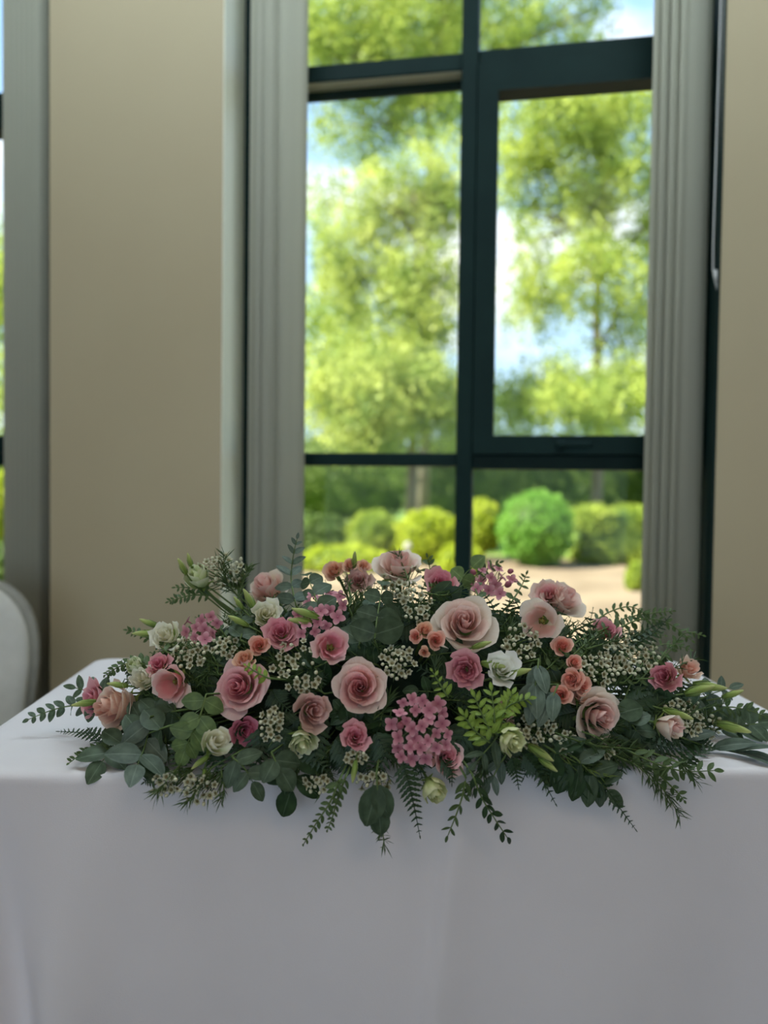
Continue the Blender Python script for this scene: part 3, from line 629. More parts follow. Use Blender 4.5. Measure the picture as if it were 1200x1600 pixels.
def lisianthus(px, py, d, pal, ax, ay, label, name='lisianthus', lift=.02, n=9, tall=1.0, flare=.38, ruf=.10, centre=True, cat='flower', group=None, close=0.0, wide=0.34):
    P = mound(px, py, lift); s = px2m(P); R = d*s*.5; axis = facing(px, py, P, ax, ay)
    T = axisframe(P-axis*R*.55*tall, axis, rnd.random()*6)
    root = thing(name, label, cat, T, group); mats = PM[pal]; ang = 0
    if wide < .45: n += 4; wide = .16; centre = False
    for i in range(n):
        t = i/(n-1); ang += 2.39996+rnd.uniform(-.2, .2)
        add_petal(root, mats[0 if t < .33 else 1 if t < .7 else 2], rb=R*(wide+(.80-wide)*t), h=R*(1.28-.36*t)*tall*rnd.uniform(.90, 1.08), Phi=.95+.25*(1-t)+rnd.uniform(-.1, .1), curl=flare*(.4+.6*t)+rnd.uniform(-.04, .06),
                  tuck=.14, ruf=ruf*rnd.uniform(.6, 1.3), ph=rnd.random()*6, rot=ang, z0=0, nu=10, nv=6, close=close, notch=.16, rmin=.12)
    if centre:
        m = MB(); m.tube([(0, 0, 0), (0, 0, R*.35), (0, 0, R*.55)], R*.07, R*.05, n=6); m.tube([(0, 0, R*.53), (0, 0, R*.60), (0, 0, R*.66)], R*.13, R*.07, n=8); m.build('pistil', M['pistil'], root)
        for k in range(5):
            a = k*1.2566; m = MB(); m.tube([(0, 0, R*.1), (R*.14*math.cos(a), R*.14*math.sin(a), R*.38)], R*.02, n=4); m.tube([(R*.14*math.cos(a), R*.14*math.sin(a), R*.36), (R*.17*math.cos(a), R*.17*math.sin(a), R*.46)], R*.045, n=5)
            m.build('stamen', M['pistil'], root)
    m = MB(); m.tube([(0, 0, -.14*R), (0, 0, -.02*R), (0, 0, .12*R)], R*.10, R*.26, n=8); m.build('calyx', M['sepal'], root)
    sepals(root, R, 5, .8, -.02*R, .15); stem_obj(root, P-axis*R*.68*tall, axis, .002); return root
def bud(px, py, L, dx, dy, label, fat=.135, lift=.03, toward=.3, group=None):
    """pointed green bud, base at the pixel, pointing along (dx, dy) in the picture plane"""
    P = mound(px, py, lift); s = px2m(P); Lm = L*s; axis = (RT*dx - UP*dy + (EYE-P).normalized()*toward).normalized()
    root = thing('lisianthus_bud', label, 'flower bud', axisframe(P, axis, rnd.random()*6), group)
    m = MB(); V = []; U = []; Fc = []; nr, nn = 9, 10
    for j in range(nr+1):
        t = j/nr; r = Lm*fat*(math.sin(math.pi*min(1, t*.92+.06))**.75)*(1-.25*t)+.0004
        for k in range(nn):
            a = 2*math.pi*k/nn+t*2.2; rr = r*(1+.13*math.cos(5*(a-t*2.2)))
            V.append((rr*math.cos(a), rr*math.sin(a), Lm*t)); U.append((k/nn, t))
    for j in range(nr):
        for k in range(nn): Fc.append((j*nn+k, j*nn+(k+1) % nn, (j+1)*nn+(k+1) % nn, (j+1)*nn+k))
    Fc.append(tuple(range(nn))[::-1]); Fc.append(tuple(nr*nn+k for k in range(nn))); m.add(V, Fc, 0, U); m.build('petal_spindle', M['budgreen'], root)
    for k in range(4):
        a = k*1.571+.3; m = MB(); pts = [(Lm*fat*.5*math.cos(a), Lm*fat*.5*math.sin(a), 0), (Lm*fat*1.15*math.cos(a), Lm*fat*1.15*math.sin(a), Lm*.28), (Lm*fat*1.25*math.cos(a), Lm*fat*1.25*math.sin(a), Lm*.6)]
        m.tube(pts, Lm*.035, Lm*.008, n=5); m.build('sepal', M['sepal'], root)
    stem_obj(root, P, axis, .0014); return root

# --- leaf shapes (base at origin, along +Y, face +Z)
def leaf_mesh(name, L, W, kind, mats, fold=.18, droop=.18, rows=6, serr=0):
    m = MB(); V = []; U = []; Fc = []
    for j in range(rows+1):
        v = j/rows
        if kind == 'round': w = math.sin(math.pi*min(1, v*.97+.02)**.85)**.62
        elif kind == 'lance': w = math.sin(math.pi*v**.8)**.9
        elif kind == 'oval': w = math.sin(math.pi*v**.95)**.75
        elif kind == 'sickle': w = math.sin(math.pi*v**.7)**.8
        else: w = .75*(1-v)**.6+.25*math.sin(math.pi*v)
        if serr and 0 < j < rows: w *= (1.0 if j % 2 else .62)
        hw = W*.5*max(w, .03); zc = -droop*L*v*v; off = .10*L*math.sin(math.pi*v) if kind == 'sickle' else 0
        for u in (-1, 0, 1): V.append((u*hw+off, L*v, zc+fold*hw*abs(u))); U.append(((u+1)/2, v))
    for j in range(rows):
        for q in range(2): k = j*3+q; Fc.append((k, k+1, k+4, k+3))
    m.add(V, Fc, 0, U); return m.mesh(name, mats)
LM = {}
def lm(kind, mat, L=1.0, W=.9, **kw):
    key = (kind, mat, W, tuple(sorted(kw.items())))
    if key not in LM: LM[key] = leaf_mesh('leaf', 1.0, W, kind, M[mat], **kw)
    return LM[key]
def place_leaf(root, me, P, d, nrm, L, name='leaf'):
    W0 = root.matrix_basis.translation+P; d = d.normalized(); h = TI @ (W0+d*L)
    if -.01 < h.x < TW+.01 and .0 < h.y < TD and W0.z+d.z*L < TZ+.012 and W0.z > TZ:      # rest on the cloth instead of sinking through it
        d = Vector((d.x, d.y, (TZ+.012-W0.z)/L)).normalized(); nrm = nrm+Vector((0, 0, 1.6))
    o = link(name, me, root, frame(P, d, nrm) @ Matrix.Scale(L, 4)); return o
def path_points(pix, lifts):
    return [mound(x, y, l) for (x, y), l in zip(pix, lifts)]
def smooth_path(P, n):
    """Catmull-Rom through the given points"""
    Q = [P[0]*2-P[1]]+P+[P[-1]*2-P[-2]]; out = []; m = len(P)-1
    for k in range(n+1):
        t = k/n*m; i = min(int(t), m-1); f = t-i; a, b, c, d = Q[i], Q[i+1], Q[i+2], Q[i+3]
        out.append(.5*((2*b)+(c-a)*f+(2*a-5*b+4*c-d)*f*f+(3*b-a-3*c+d)*f**3))
    return out
def sprig(name, label, pix, leafkind, mat, size, W=.9, pairs=6, lift=.02, lifts=None, ang=60, taper=.5, group=None, cat='foliage', tipleaf=True, opposite=True, stemr=.0013, jitter=.35, face=.6, kw=None, from_foam=True, leafname='leaf'):
    """a leafy twig: the stem runs through the given pixels; size is the leaf length in pixels"""
    lifts = lifts or [lift]*len(pix); P = path_points(pix, lifts); kw = kw or {}
    base = P[0]; root = thing(name, label, cat, Matrix.Translation(base), group)
    pts = [p-base for p in smooth_path(P, 14)]
    st = pts[:]
    if from_foam: st = [root_point(base)-base]+pts
    m = MB(); m.tube(st, stemr*1.2, stemr*.5, n=5); m.build('stem', M['stem'], root)
    me = lm(leafkind, mat, W=W, **kw); s = px2m(base)*size
    for k in range(pairs):
        t = (k+.35)/pairs; x = t*14; i = min(int(x), 13); f = x-i; p = pts[i].lerp(pts[i+1], f); d = (pts[i+1]-pts[i]).normalized()
        toC = (EYE-(p+base)).normalized(); side = d.cross(toC).normalized(); nr = (toC*face+Vector((0, 0, 1))*(1-face)).normalized()
        sz = s*(1-(1-taper)*t)
        for sg in ((1, -1) if opposite else ((1,) if k % 2 else (-1,))):
            a = math.radians(ang+rnd.uniform(-14, 14)); dd = d*math.cos(a)+side*(sg*math.sin(a))+toC*rnd.uniform(-jitter, jitter)
            nn = nr+Vector((rnd.uniform(-jitter, jitter), rnd.uniform(-jitter, jitter), rnd.uniform(-jitter, jitter)))
            place_leaf(root, me, p, dd, nn, sz*rnd.uniform(.82, 1.12), leafname)
    if tipleaf:
        toC = (EYE-(pts[-1]+base)).normalized(); place_leaf(root, me, pts[-1], (pts[-1]-pts[-2]), toC+Vector((0, 0, .4)), s*taper*.95, leafname)
    return root
def needles(root, pts, base, n, L, mat='needle', spread=1.0, wid=.0011):
    m = MB()
    for k in range(n):
        t = rnd.random()*(len(pts)-1); i = min(int(t), len(pts)-2); p = pts[i].lerp(pts[i+1], t-i); d = (pts[i+1]-pts[i]).normalized()
        v = Vector((rnd.gauss(0, 1), rnd.gauss(0, 1), rnd.gauss(0, 1))); v = (v-d*v.dot(d)); v.normalize()
        a = math.radians(rnd.uniform(25, 60))*spread; q = d*math.cos(a)+v*math.sin(a); ln = L*rnd.uniform(.6, 1.15); e = q.cross(Vector((rnd.random(), rnd.random(), rnd.random()))).normalized()*wid; f_ = q.cross(e).normalized()*wid*.6
        b = p+q*ln; c = p+q*ln*.5+Vector((0, 0, ln*.04))
        m.add([p+e*.5, p-e*.5, c-e, c+f_, c+e, b], [(0, 1, 2, 3), (0, 3, 4), (3, 2, 5), (4, 3, 5)])
    o = m.build('needles', M[mat], root); o['kind'] = 'stuff'; return o
def needle_sprig(label, pix, n=40, L=22, lift=.02, lifts=None, group=None, mat='needle', name='needle_sprig', sp=1.0, from_foam=True):
    lifts = lifts or [lift]*len(pix); P = path_points(pix, lifts); base = P[0]
    root = thing(name, label, 'foliage', Matrix.Translation(base), group); pts = [p-base for p in smooth_path(P, 12)]
    st = [root_point(base)-base]+pts if from_foam else pts
    m = MB(); m.tube(st, .0013, .0006, n=5); m.build('stem', M['stem'], root)
    needles(root, pts, base, n, px2m(base)*L, mat, sp); return root
def fern(label, pix, wid=26, pairs=11, lift=.01, lifts=None, group=None, mat='fern', from_foam=True, face=.7):
    lifts = lifts or [lift]*len(pix); P = path_points(pix, lifts); base = P[0]
    root = thing('fern_frond', label, 'foliage', Matrix.Translation(base), group); pts = [p-base for p in smooth_path(P, 14)]
    st = [root_point(base)-base]+pts if from_foam else pts
    m = MB(); m.tube(st, .0012, .0005, n=5); m.build('stem', M[mat], root)
    me = lm('pinna', mat, W=.40, fold=.12, droop=.12, rows=7, serr=1); s = px2m(base)*wid
    for k in range(pairs):
        t = (k+.2)/pairs; x = t*14; i = min(int(x), 13); p = pts[i].lerp(pts[i+1], x-i); d = (pts[i+1]-pts[i]).normalized()
        toC = (EYE-(p+base)).normalized(); nr = (toC*face+Vector((0, 0, 1))*(1-face)); side = d.cross(nr).normalized()
        sz = s*(1-t)**.8*(1.0 if t > .12 else .8)+s*.10
        for sg in (1, -1): place_leaf(root, me, p, d*.55+side*sg+toC*rnd.uniform(-.15, .15), nr, sz*rnd.uniform(.9, 1.08), 'pinna')
    place_leaf(root, me, pts[-1], pts[-1]-pts[-2], (EYE-(pts[-1]+base)).normalized(), s*.28, 'pinna'); return root

# --- florets
def floret_mesh(np_, L, W, cup, mats, centre=True, name='floret', cr=.34):
    m = MB()
    for k in range(np_):
        a = 2*math.pi*k/np_; V = []; U = []
        for j in range(5):
            v = j/4; w = W*.5*(math.sin(math.pi*min(1, v*.86+.10))**.7); r = L*(.10+.90*v); z = L*cup*(v**.7)
            for u in (-1, 0, 1): V.append((r*math.cos(a)-u*w*math.sin(a), r*math.sin(a)+u*w*math.cos(a), z+.12*w*abs(u))); U.append(((u+1)/2, v))
        Fc = []
        for j in range(4):
            for q in range(2): k2 = j*3+q; Fc.append((k2, k2+1, k2+4, k2+3))
        m.add(V, Fc, 0, U)
    if centre:
        n = 8; V = [(0, 0, L*.05)]+[(L*cr*math.cos(2*math.pi*k/n), L*cr*math.sin(2*math.pi*k/n), L*(.06+cr*cup*.9)) for k in range(n)]+[(L*.10*math.cos(2*math.pi*k/n), L*.10*math.sin(2*math.pi*k/n), -L*.55) for k in range(n)]
        Fc = [(0, 1+k, 1+(k+1) % n) for k in range(n)]+[(1+k, 1+n+k, 1+n+(k+1) % n, 1+(k+1) % n) for k in range(n)]
        m.add(V, Fc, 1)
    return m.mesh(name, mats)
M['bouvcentre'] = surf('pink_floret_eye', (0.42, 0.12, 0.18), rough=.6)
WAXF = floret_mesh(5, 1.0, .80, .50, [M['wax'], M['waxcentre']], cr=.40); BOUVF = floret_mesh(4, 1.0, .84, .16, [M['bouv'], M['bouvcentre']], cr=.13)
mbb = MB(); V = []; Fc = []
for j in range(5):
    t = math.pi*j/4
    for k in range(7): a = 2*math.pi*k/7; V.append((.5*math.sin(t)*math.cos(a), .5*math.sin(t)*math.sin(a), .62*(1-math.cos(t))))
for j in range(4):
    for k in range(7): Fc.append((j*7+k, j*7+(k+1) % 7, (j+1)*7+(k+1) % 7, (j+1)*7+k))
mbb.add(V, Fc); WAXB = mbb.mesh('wax_bud', M['waxbud']); PINKB = mbb.mesh('pink_bud', M['bouv'])
def cluster(name, label, px, py, rx, ry, n, dia, me, budme=None, nb=0, nn=30, nl=22, lift=.03, group=None, cat='flower', dom=.4, leafy='needle', min_gap=.62):
    """a head of small florets on thin stalks that meet inside the mound"""
    Cn = mound(px, py, lift*.3); base = Cn+(root_point(Cn)-Cn)*.35; root = thing(name, label, cat, Matrix.Translation(base), group); s = px2m(Cn)
    pts = []; tries = 0
    while len(pts) < n+nb and tries < 4000:
        tries += 1; a = rnd.random()*6.283; q = math.sqrt(rnd.random()); x, y = px+rx*q*math.cos(a), py+ry*q*math.sin(a)
        if all((x-u)**2+(y-v)**2 > (dia*min_gap)**2 for u, v, _ in pts): pts.append((x, y, q))
    st = MB(); st.tube([root_point(Cn)-base, Vector((0, 0, 0))], .0016, .0013, n=5); hub = (Cn-base)*.45; st.tube([Vector((0, 0, 0)), hub], .0013, .0011, n=5); tw = []
    for k, (x, y, q) in enumerate(pts):
        P = mound(x, y, lift*(1-dom*q*q)+rnd.uniform(-.008, .008)); ax_ = ((P-base).normalized()*.8+(EYE-P).normalized()*.75+Vector((rnd.gauss(0, .42), rnd.gauss(0, .42), rnd.gauss(0, .42)))).normalized()
        r = dia*.5*s*rnd.uniform(.85, 1.1); isb = k >= n
        link('bud' if isb else 'floret', budme if isb else me, root, axisframe(P-base, ax_, rnd.random()*6) @ Matrix.Scale(r*(1.0 if isb else 1), 4))
        e = P-base-ax_*r*.5; mid = hub.lerp(e, .5)-ax_*.004; st.tube([hub, mid, e], .0008, .0006, n=4); tw.append((mid, e))
    st.build('stalks', M['stem'], root)
    if nn:
        pl = []
        m = MB(); o = None
        allp = [hub]+[w[1] for w in tw[:8]]
        path = []
        for w in tw: path += [hub.lerp(w[1], .2), w[0], w[1]]
        # needles start on the stalks
        for k in range(nn):
            w = rnd.choice(tw); t = rnd.random(); p = hub.lerp(w[1], .25+.75*t); d = (w[1]-hub).normalized(); v = Vector((rnd.gauss(0, 1), rnd.gauss(0, 1), rnd.gauss(0, 1))); v -= d*v.dot(d); v.normalize()
            q = d*.75+v*.66; ln = nl*s*rnd.uniform(.6, 1.15); e = q.cross(Vector((rnd.random(), 1, rnd.random()))).normalized()*.0010
            b = p+q*ln; c = p+q*ln*.5; m.add([p+e*.5, p-e*.5, c-e, c+e, b], [(0, 1, 2, 3), (3, 2, 4)])
        o = m.build('needles', M[leafy], root); o['kind'] = 'stuff'
    return root
#==FLOWERS==
# ---- roses: px, py, diameter, palette, facing (right, up), label
rose(563, 1074, 92, 'pink', -.05, .12, 'large open pink rose above the pink floret cluster, facing the room')
rose(374, 1074, 96, 'rosepink', -.42, .12, 'large deep pink rose with curled outer petals above the dark mauve bloom')
rose(725, 974, 106, 'blush', .05, .42, 'largest pale cream-blush rose beside the coral spray rosebuds', lift=.03)
rose(936, 1118, 94, 'blush', .62, -.18, 'pale blush rose turned towards the cord end, below the coral spray roses', openness=.9)
rose(180, 1104, 94, 'peach', -1.15, -.12, 'peach-blush rose turned side-on towards the chair, on the low chair end', openness=.7)
rose(418, 920, 84, 'blush', -.7, .9, 'pale pink rose seen from behind at the crest near the pier', openness=.6, n=18)
rose(622, 882, 92, 'blush', .0, 1.5, 'pale pink rose facing up on the crest beside the mullion', n=18)
rose(880, 936, 86, 'blush', .7, .9, 'pale pink rose on the crest beside the open blush bloom, before the garden', openness=.8, n=20)
rose(698, 1183, 66, 'rosepink', .25, .10, 'small dusky pink rose tucked under the pink floret cluster', n=16)
rose(905, 1085, 44, 'peach', .1, .7, 'half-hidden peach rose between the coral spray roses and the pale blush rose', n=12, lift=.005)
# ---- spray roses
SPR = 'small spray roses'
for (px, py, d, pal, ax, ay, lab) in [
    (405, 1008, 34, 'coral', -.1, .2, 'coral spray rose beside the dusky pink ruffled bloom, above the deep pink rose'),
    (381, 1029, 36, 'apricot', -.3, .7, 'apricot spray rose peeping over the deep pink rose'),
    (681, 1000, 30, 'coral', .1, .1, 'open coral spray rose just below the largest cream rose'),
    (664, 984, 30, 'apricot', .2, .6, 'apricot spray rose half hidden behind the open coral one'),
    (649, 994, 22, 'coral', -.3, .1, 'small closed coral spray rosebud beside the open coral one'),
    (663, 1019, 18, 'apricot', -.1, -.1, 'tiny apricot rosebud below the open coral spray rose'),
    (879, 1009, 34, 'coral', .1, .5, 'topmost coral spray rose of the upright row, under the open blush bloom'),
    (898, 1034, 26, 'coral', .4, .3, 'second coral spray rose down the upright row'),
    (893, 1062, 38, 'coral', -.3, .1, 'full coral spray rose in the middle of the upright row'),
    (910, 1071, 34, 'coral', .5, .0, 'full coral spray rose touching the pale blush rose'),
    (877, 1086, 34, 'coral', -.1, .1, 'lowest coral spray rose of the upright row, beside a blue-grey leaf'),
    (521, 891, 36, 'apricot', -.4, .5, 'apricot spray rose on the crest, the fullest of three'),
    (547, 882, 26, 'apricot', -.1, .9, 'apricot spray rose on the crest with a green bud before it'),
    (569, 884, 24, 'apricot', .4, .7, 'apricot spray rose on the crest touching the upward pale pink rose')]:
    rose(px, py, d*1.15, pal, ax, ay, lab, name='spray_rose', n=18, lift=.030, group=SPR, openness=.82)
# ---- ruffled lisianthus
for (px, py, d, pal, ax, ay, lab, kw) in [
    (517, 1011, 58, 'rosepink', .15, .15, 'pink cup-shaped ruffled bloom with a dark hollow heart, above the large open pink rose', dict(wide=.5, n=8, lift=.035)),
    (440, 990, 58, 'mauve', -.1, .35, 'dusky pink ruffled bloom beside the coral spray rose', dict(n=10)),
    (486, 1110, 68, 'dusty', .35, -.05, 'dusty beige-pink bloom hanging beside the greenish white bud', dict(tall=1.15, flare=.25, ruf=.05)),
    (555, 1152, 50, 'mauve', .1, .2, 'pink ruffled bloom behind wax florets below the large open pink rose', dict(n=9)),
    (728, 1047, 62, 'mauve', -.1, -.1, 'mauve-pink ruffled bloom beside the white bloom', dict(n=10)),
    (847, 970, 64, 'blush', -.15, -.05, 'wide open blush bloom with a dark eye on the crest', dict(wide=.58, n=6, flare=.5, ruf=.05, lift=.045)),
    (857, 930, 52, 'pink', -.1, .5, 'frilly pale pink bloom just above the dark-eyed blush bloom', dict(n=11, ruf=.1)),
    (272, 1066, 64, 'pink', -.55, -.25, 'pink trumpet bloom drooping towards the cloth at the chair end', dict(tall=1.15, flare=.5, wide=.5, n=7)),
    (249, 1040, 42, 'mauve', -.4, .5, 'small mauve bloom tucked behind the drooping pink trumpet', dict(n=7)),
    (381, 1141, 50, 'deep', .3, -.2, 'dark mauve-pink bloom shaded under the deep pink rose', dict(n=8, lift=.01)),
    (153, 1094, 66, 'mauve', -1.2, .0, 'mauve bloom half hidden behind the peach-blush rose', dict(n=7, lift=.0)),
    (560, 908, 46, 'dusty', .0, .35, 'dusty pink bloom on the crest below the apricot spray roses', dict(n=9)),
    (688, 914, 58, 'mauve', .2, .55, 'mauve ruffled bloom on the crest above the largest cream rose', dict(n=9)),
    (1040, 1058, 54, 'mauve', -.3, .2, 'mauve-pink bloom on the cord end beside a peach bloom', dict(tall=1.1, n=9, flare=.2, lift=.05)),
    (1074, 1048, 48, 'peach', .5, .5, 'pale peach bloom on the cord end under a needle sprig', dict(tall=1.15, n=7, flare=.2, lift=.045)),
    (1043, 1134, 54, 'blush', 1.0, -.25, 'half-closed pale pink bloom pointing along the cloth on the cord end', dict(tall=1.4, n=7, flare=.12, close=.1, lift=.06)),
    (948, 988, 44, 'mauve', .2, .6, 'mauve bloom veiled by dark twigs behind the white bead-like florets', dict(n=8, lift=.0)),
    (786, 1116, 40, 'dusty', .3, -.1, 'shaded dusty pink bloom behind the lime leafy tuft', dict(n=8, lift=.0)),
    (415, 961, 56, 'cream', .1, .3, 'cream ruffled bloom under the rose seen from behind', dict(n=8, flare=.2, centre=False)),
    (262, 995, 60, 'cream', -.5, .35, 'cream ruffled bloom on the slope towards the chair', dict(n=9, flare=.2, centre=False)),
    (228, 1060, 50, 'cream', -.6, .2, 'cream bloom between lime buds and the pink trumpet', dict(n=8, flare=.12, centre=False, tall=1.2)),
    (335, 1160, 62, 'cream', .5, .35, 'pale cream bloom low above a lime bud near the cloth', dict(lift=.045, n=7, flare=.12, centre=False, tall=1.15, close=.1, ruf=.04)),
    (783, 1046, 62, 'white', .25, .35, 'white open bloom beside the mauve-pink ruffled bloom', dict(n=8, flare=.3, lift=.035)),
    (311, 903, 54, 'lime', -.5, .9, 'lime-cream half-open bloom standing out above the chair-side slope', dict(lift=.03, n=7, tall=1.35, flare=.05, close=.12, centre=False, ruf=.05)),
    (472, 1156, 56, 'lime', .1, -.75, 'greenish white drooping bloom beneath the dusty beige-pink bloom', dict(n=8, tall=1.2, flare=.12, centre=False)),
    (798, 1154, 58, 'lemon', .5, -.4, 'pale lemon bloom next to the lime leafy tuft', dict(lift=.06, n=8, tall=1.3, flare=.05, close=.1, centre=False)),
    (677, 1231, 54, 'lemon', .5, -.75, 'pale yellow bud-like bloom hanging over the cloth edge', dict(n=9, tall=1.3, flare=.03, close=.15, centre=False, ruf=.04)),
    (212, 1040, 38, 'lime', -.6, .6, 'small lime closed bloom behind the cream bloom at the chair end', dict(n=6, tall=1.3, flare=.02, close=.25, centre=False))]:
    lisianthus(px, py, d, pal, ax, ay, lab, **kw)
# ---- buds (base pixel, length, direction)
for (px, py, L, dx, dy, lab) in [
    (292, 898, 30, -.5, -.9, 'pointed green bud leaning out beside the lime-cream bloom'),
    (300, 888, 26, -.3, -1, 'slim green bud upright above the lime-cream bloom'),
    (388, 978, 36, -.9, -.45, 'lime bud lying beneath the cream ruffled bloom'),
    (398, 952, 38, -.5, -.9, 'tall lime bud beside the rose seen from behind'),
    (380, 952, 26, -.6, -.8, 'short green bud beside the tall lime bud'),
    (498, 966, 46, -.95, -.35, 'paired green bud crossing the pink cluster on the crest'),
    (487, 972, 38, -.95, -.1, 'lower green bud crossing the pink cluster on the crest'),
    (738, 1012, 32, .95, -.3, 'green bud just under the largest cream rose'),
    (752, 1036, 40, .95, .15, 'slim green bud across the white open bloom'),
    (790, 1056, 42, .95, -.25, 'green bud cupping the white open bloom from below'),
    (826, 1164, 44, .85, .55, 'long lime bud pointing down beside the pale lemon bloom'),
    (842, 1184, 34, .8, .6, 'second lime bud pointing down towards the fern tips'),
    (326, 1180, 32, -.75, .6, 'lime bud pointing down beneath the pale cream bloom'),
    (320, 1200, 26, .0, 1, 'lime bud hanging among needles over the cloth edge'),
    (250, 980, 34, -.9, -.35, 'green bud behind the cream bloom on the chair-side slope'),
    (246, 990, 38, -1, .0, 'green bud level beside the cream bloom on the chair-side slope'),
    (150, 1096, 36, -.95, .15, 'pale green bud beside the mauve bloom at the chair end'),
    (1036, 1108, 46, .9, .3, 'lime bud above the half-closed pale pink bloom'),
    (1070, 1084, 46, .95, -.25, 'large lime bud under the pale peach bloom'),
    (1082, 1070, 50, .95, .1, 'long lime bud pointing to the wall by the pale peach bloom'),
    (1120, 1130, 50, .95, .25, 'green bud pointing out at the tip of the cord end'),
    (556, 1188, 34, -.15, 1, 'lime bud hanging beneath the wax florets, over the cloth edge'),
    (200, 1072, 32, -.8, -.1, 'green bud just above the peach-blush rose'),
    (552, 888, 28, .1, -1, 'upright green bud among the apricot spray roses'),
    (1128, 1090, 34, .9, -.3, 'green bud tilted up at the tip of the cord end')]:
    bud(px, py, L, dx, dy, lab)
# ---- pink clusters
cluster('bouvardia_cluster', 'large cluster of pink four-petalled florets below the cream rose', 655, 1140, 46, 54, 27, 24, BOUVF, PINKB, 7, nn=0, lift=.055, min_gap=.60)
cluster('bouvardia_cluster', 'pink floret cluster on the crest crossed by paired green buds', 510, 952, 30, 30, 14, 24, BOUVF, PINKB, 5, nn=0, lift=.035)
cluster('bouvardia_cluster', 'small pink floret cluster beside the dusky pink ruffled bloom', 476, 974, 22, 20, 9, 22, BOUVF, PINKB, 3, nn=0, lift=.03)
cluster('bouvardia_cluster', 'pink floret cluster beside the cream bloom on the chair-side slope', 316, 982, 27, 22, 13, 22, BOUVF, PINKB, 4, nn=0, lift=.03)
cluster('bouvardia_cluster', 'pink floret cluster among green leaves on the crest by the mullion', 768, 908, 34, 22, 12, 20, BOUVF, PINKB, 8, nn=16, nl=26, lift=.03, leafy='small')
# ---- wax flowers
W_ = 'white wax flower sprays'
for (px, py, rx, ry, n, nb, nn, lab) in [
    (466, 1042, 40, 42, 20, 4, 24, 'bright spray of white wax florets below the cup-shaped pink bloom'),
    (628, 908, 30, 30, 16, 3, 30, 'wax floret spray on the crest before the upward pale pink rose'),
    (650, 948, 22, 26, 9, 3, 20, 'wax floret spray between the round grey-green leaves and the largest cream rose'),
    (622, 1034, 26, 26, 11, 8, 20, 'wax floret spray below the tiny apricot rosebud'),
    (297, 1018, 28, 24, 12, 6, 20, 'wax floret spray beneath the chair-side pink floret cluster'),
    (345, 893, 42, 26, 16, 12, 60, 'airy wax floret spray with many needles on the chair-side shoulder'),
    (985, 1022, 42, 32, 22, 34, 20, 'dense spray of white bead-like wax buds at the cord-end shoulder'),
    (935, 1045, 30, 24, 9, 12, 20, 'dim wax floret spray beside the coral row'),
    (838, 1140, 30, 30, 14, 5, 26, 'shaded wax floret spray beside the pale lemon bloom'),
    (884, 1162, 12, 20, 6, 0, 12, 'small bright wax floret spray under the pale blush rose'),
    (952, 1172, 14, 12, 5, 1, 14, 'small wax floret spray beneath the pale blush rose, by the needle sprigs'),
    (498, 1226, 24, 14, 7, 2, 26, 'wax floret spray drooping over the cloth edge below the greenish white bloom'),
    (556, 1184, 16, 12, 5, 1, 30, 'wax floret spray in front of the pink ruffled bloom'),
    (585, 1222, 26, 16, 7, 4, 24, 'dim wax floret spray above the large hanging leaf'),
    (258, 1226, 22, 16, 8, 3, 30, 'wax floret spray reaching over the cloth edge at the chair side'),
    (312, 1232, 30, 22, 10, 4, 40, 'wax floret spray hanging over the cloth edge below the pale cream bloom'),
    (424, 1132, 18, 28, 10, 3, 20, 'wax floret spray between the dark mauve and dusty beige-pink blooms'),
    (1066, 1108, 30, 16, 9, 6, 26, 'wax floret spray under the pale peach bloom'),
    (1096, 1134, 32, 18, 12, 6, 30, 'wax floret spray lying low at the cord end'),
    (812, 1002, 30, 28, 10, 10, 34, 'dim wax floret spray beneath the dark-eyed blush bloom'),
    (352, 1010, 20, 16, 6, 5, 20, 'wax floret spray behind the apricot spray rose')]:
    cluster('wax_flower_spray', lab, px, py, rx, ry, n+3, 13, WAXF, WAXB, nb+3, nn=nn, nl=24, lift=.03, group=W_, min_gap=.60)
# ---- eucalyptus
EU = 'eucalyptus sprigs'
def euc(label, pix, size, mat='euc', W=.86, **kw):
    kk = dict(pairs=4, lift=.03, ang=62, taper=.6); kk.update(kw); return sprig('eucalyptus_sprig', label, pix, 'round', mat, size, W, group=EU, **kk)
euc('big round grey-green eucalyptus leaves in the middle of the crest', [(585, 1000), (590, 960), (598, 915)], 50, 'euc', pairs=3, lift=.045, face=.9, ang=75)
euc('dark round eucalyptus leaves at the foot of the crest sprig', [(560, 1010), (568, 985), (575, 950)], 46, 'euc', pairs=2, lift=.015)
euc('upright eucalyptus tip standing above the crest against the blind', [(462, 945), (455, 905), (458, 870), (464, 842)], 42, 'euc_blue', .5, pairs=6, taper=.28, lift=.03, ang=48)
euc('dark round eucalyptus leaves behind the upright tip on the crest', [(500, 960), (490, 925), (480, 900)], 44, 'euc', pairs=3)
euc('single round eucalyptus leaf shoot standing by the mullion', [(712, 920), (726, 898), (738, 886)], 30, 'euc_light', .95, pairs=1, taper=.95, lift=.02, face=1, jitter=.1)
euc('wide grey-green eucalyptus leaves lying on the cloth under the peach-blush rose', [(262, 1135), (220, 1150), (180, 1165), (160, 1190)], 52, 'euc', .74, pairs=4, lift=.03, taper=.8)
euc('long grey-green eucalyptus leaves drooping to the cloth beside the lime leaves', [(235, 1120), (228, 1160), (215, 1195)], 52, 'euc_blue', .66, pairs=3, lift=.03, taper=.9)
euc('dark eucalyptus leaves behind the peach-blush rose', [(280, 1110), (240, 1118), (205, 1130)], 56, 'euc', .78, pairs=3, lift=.01)
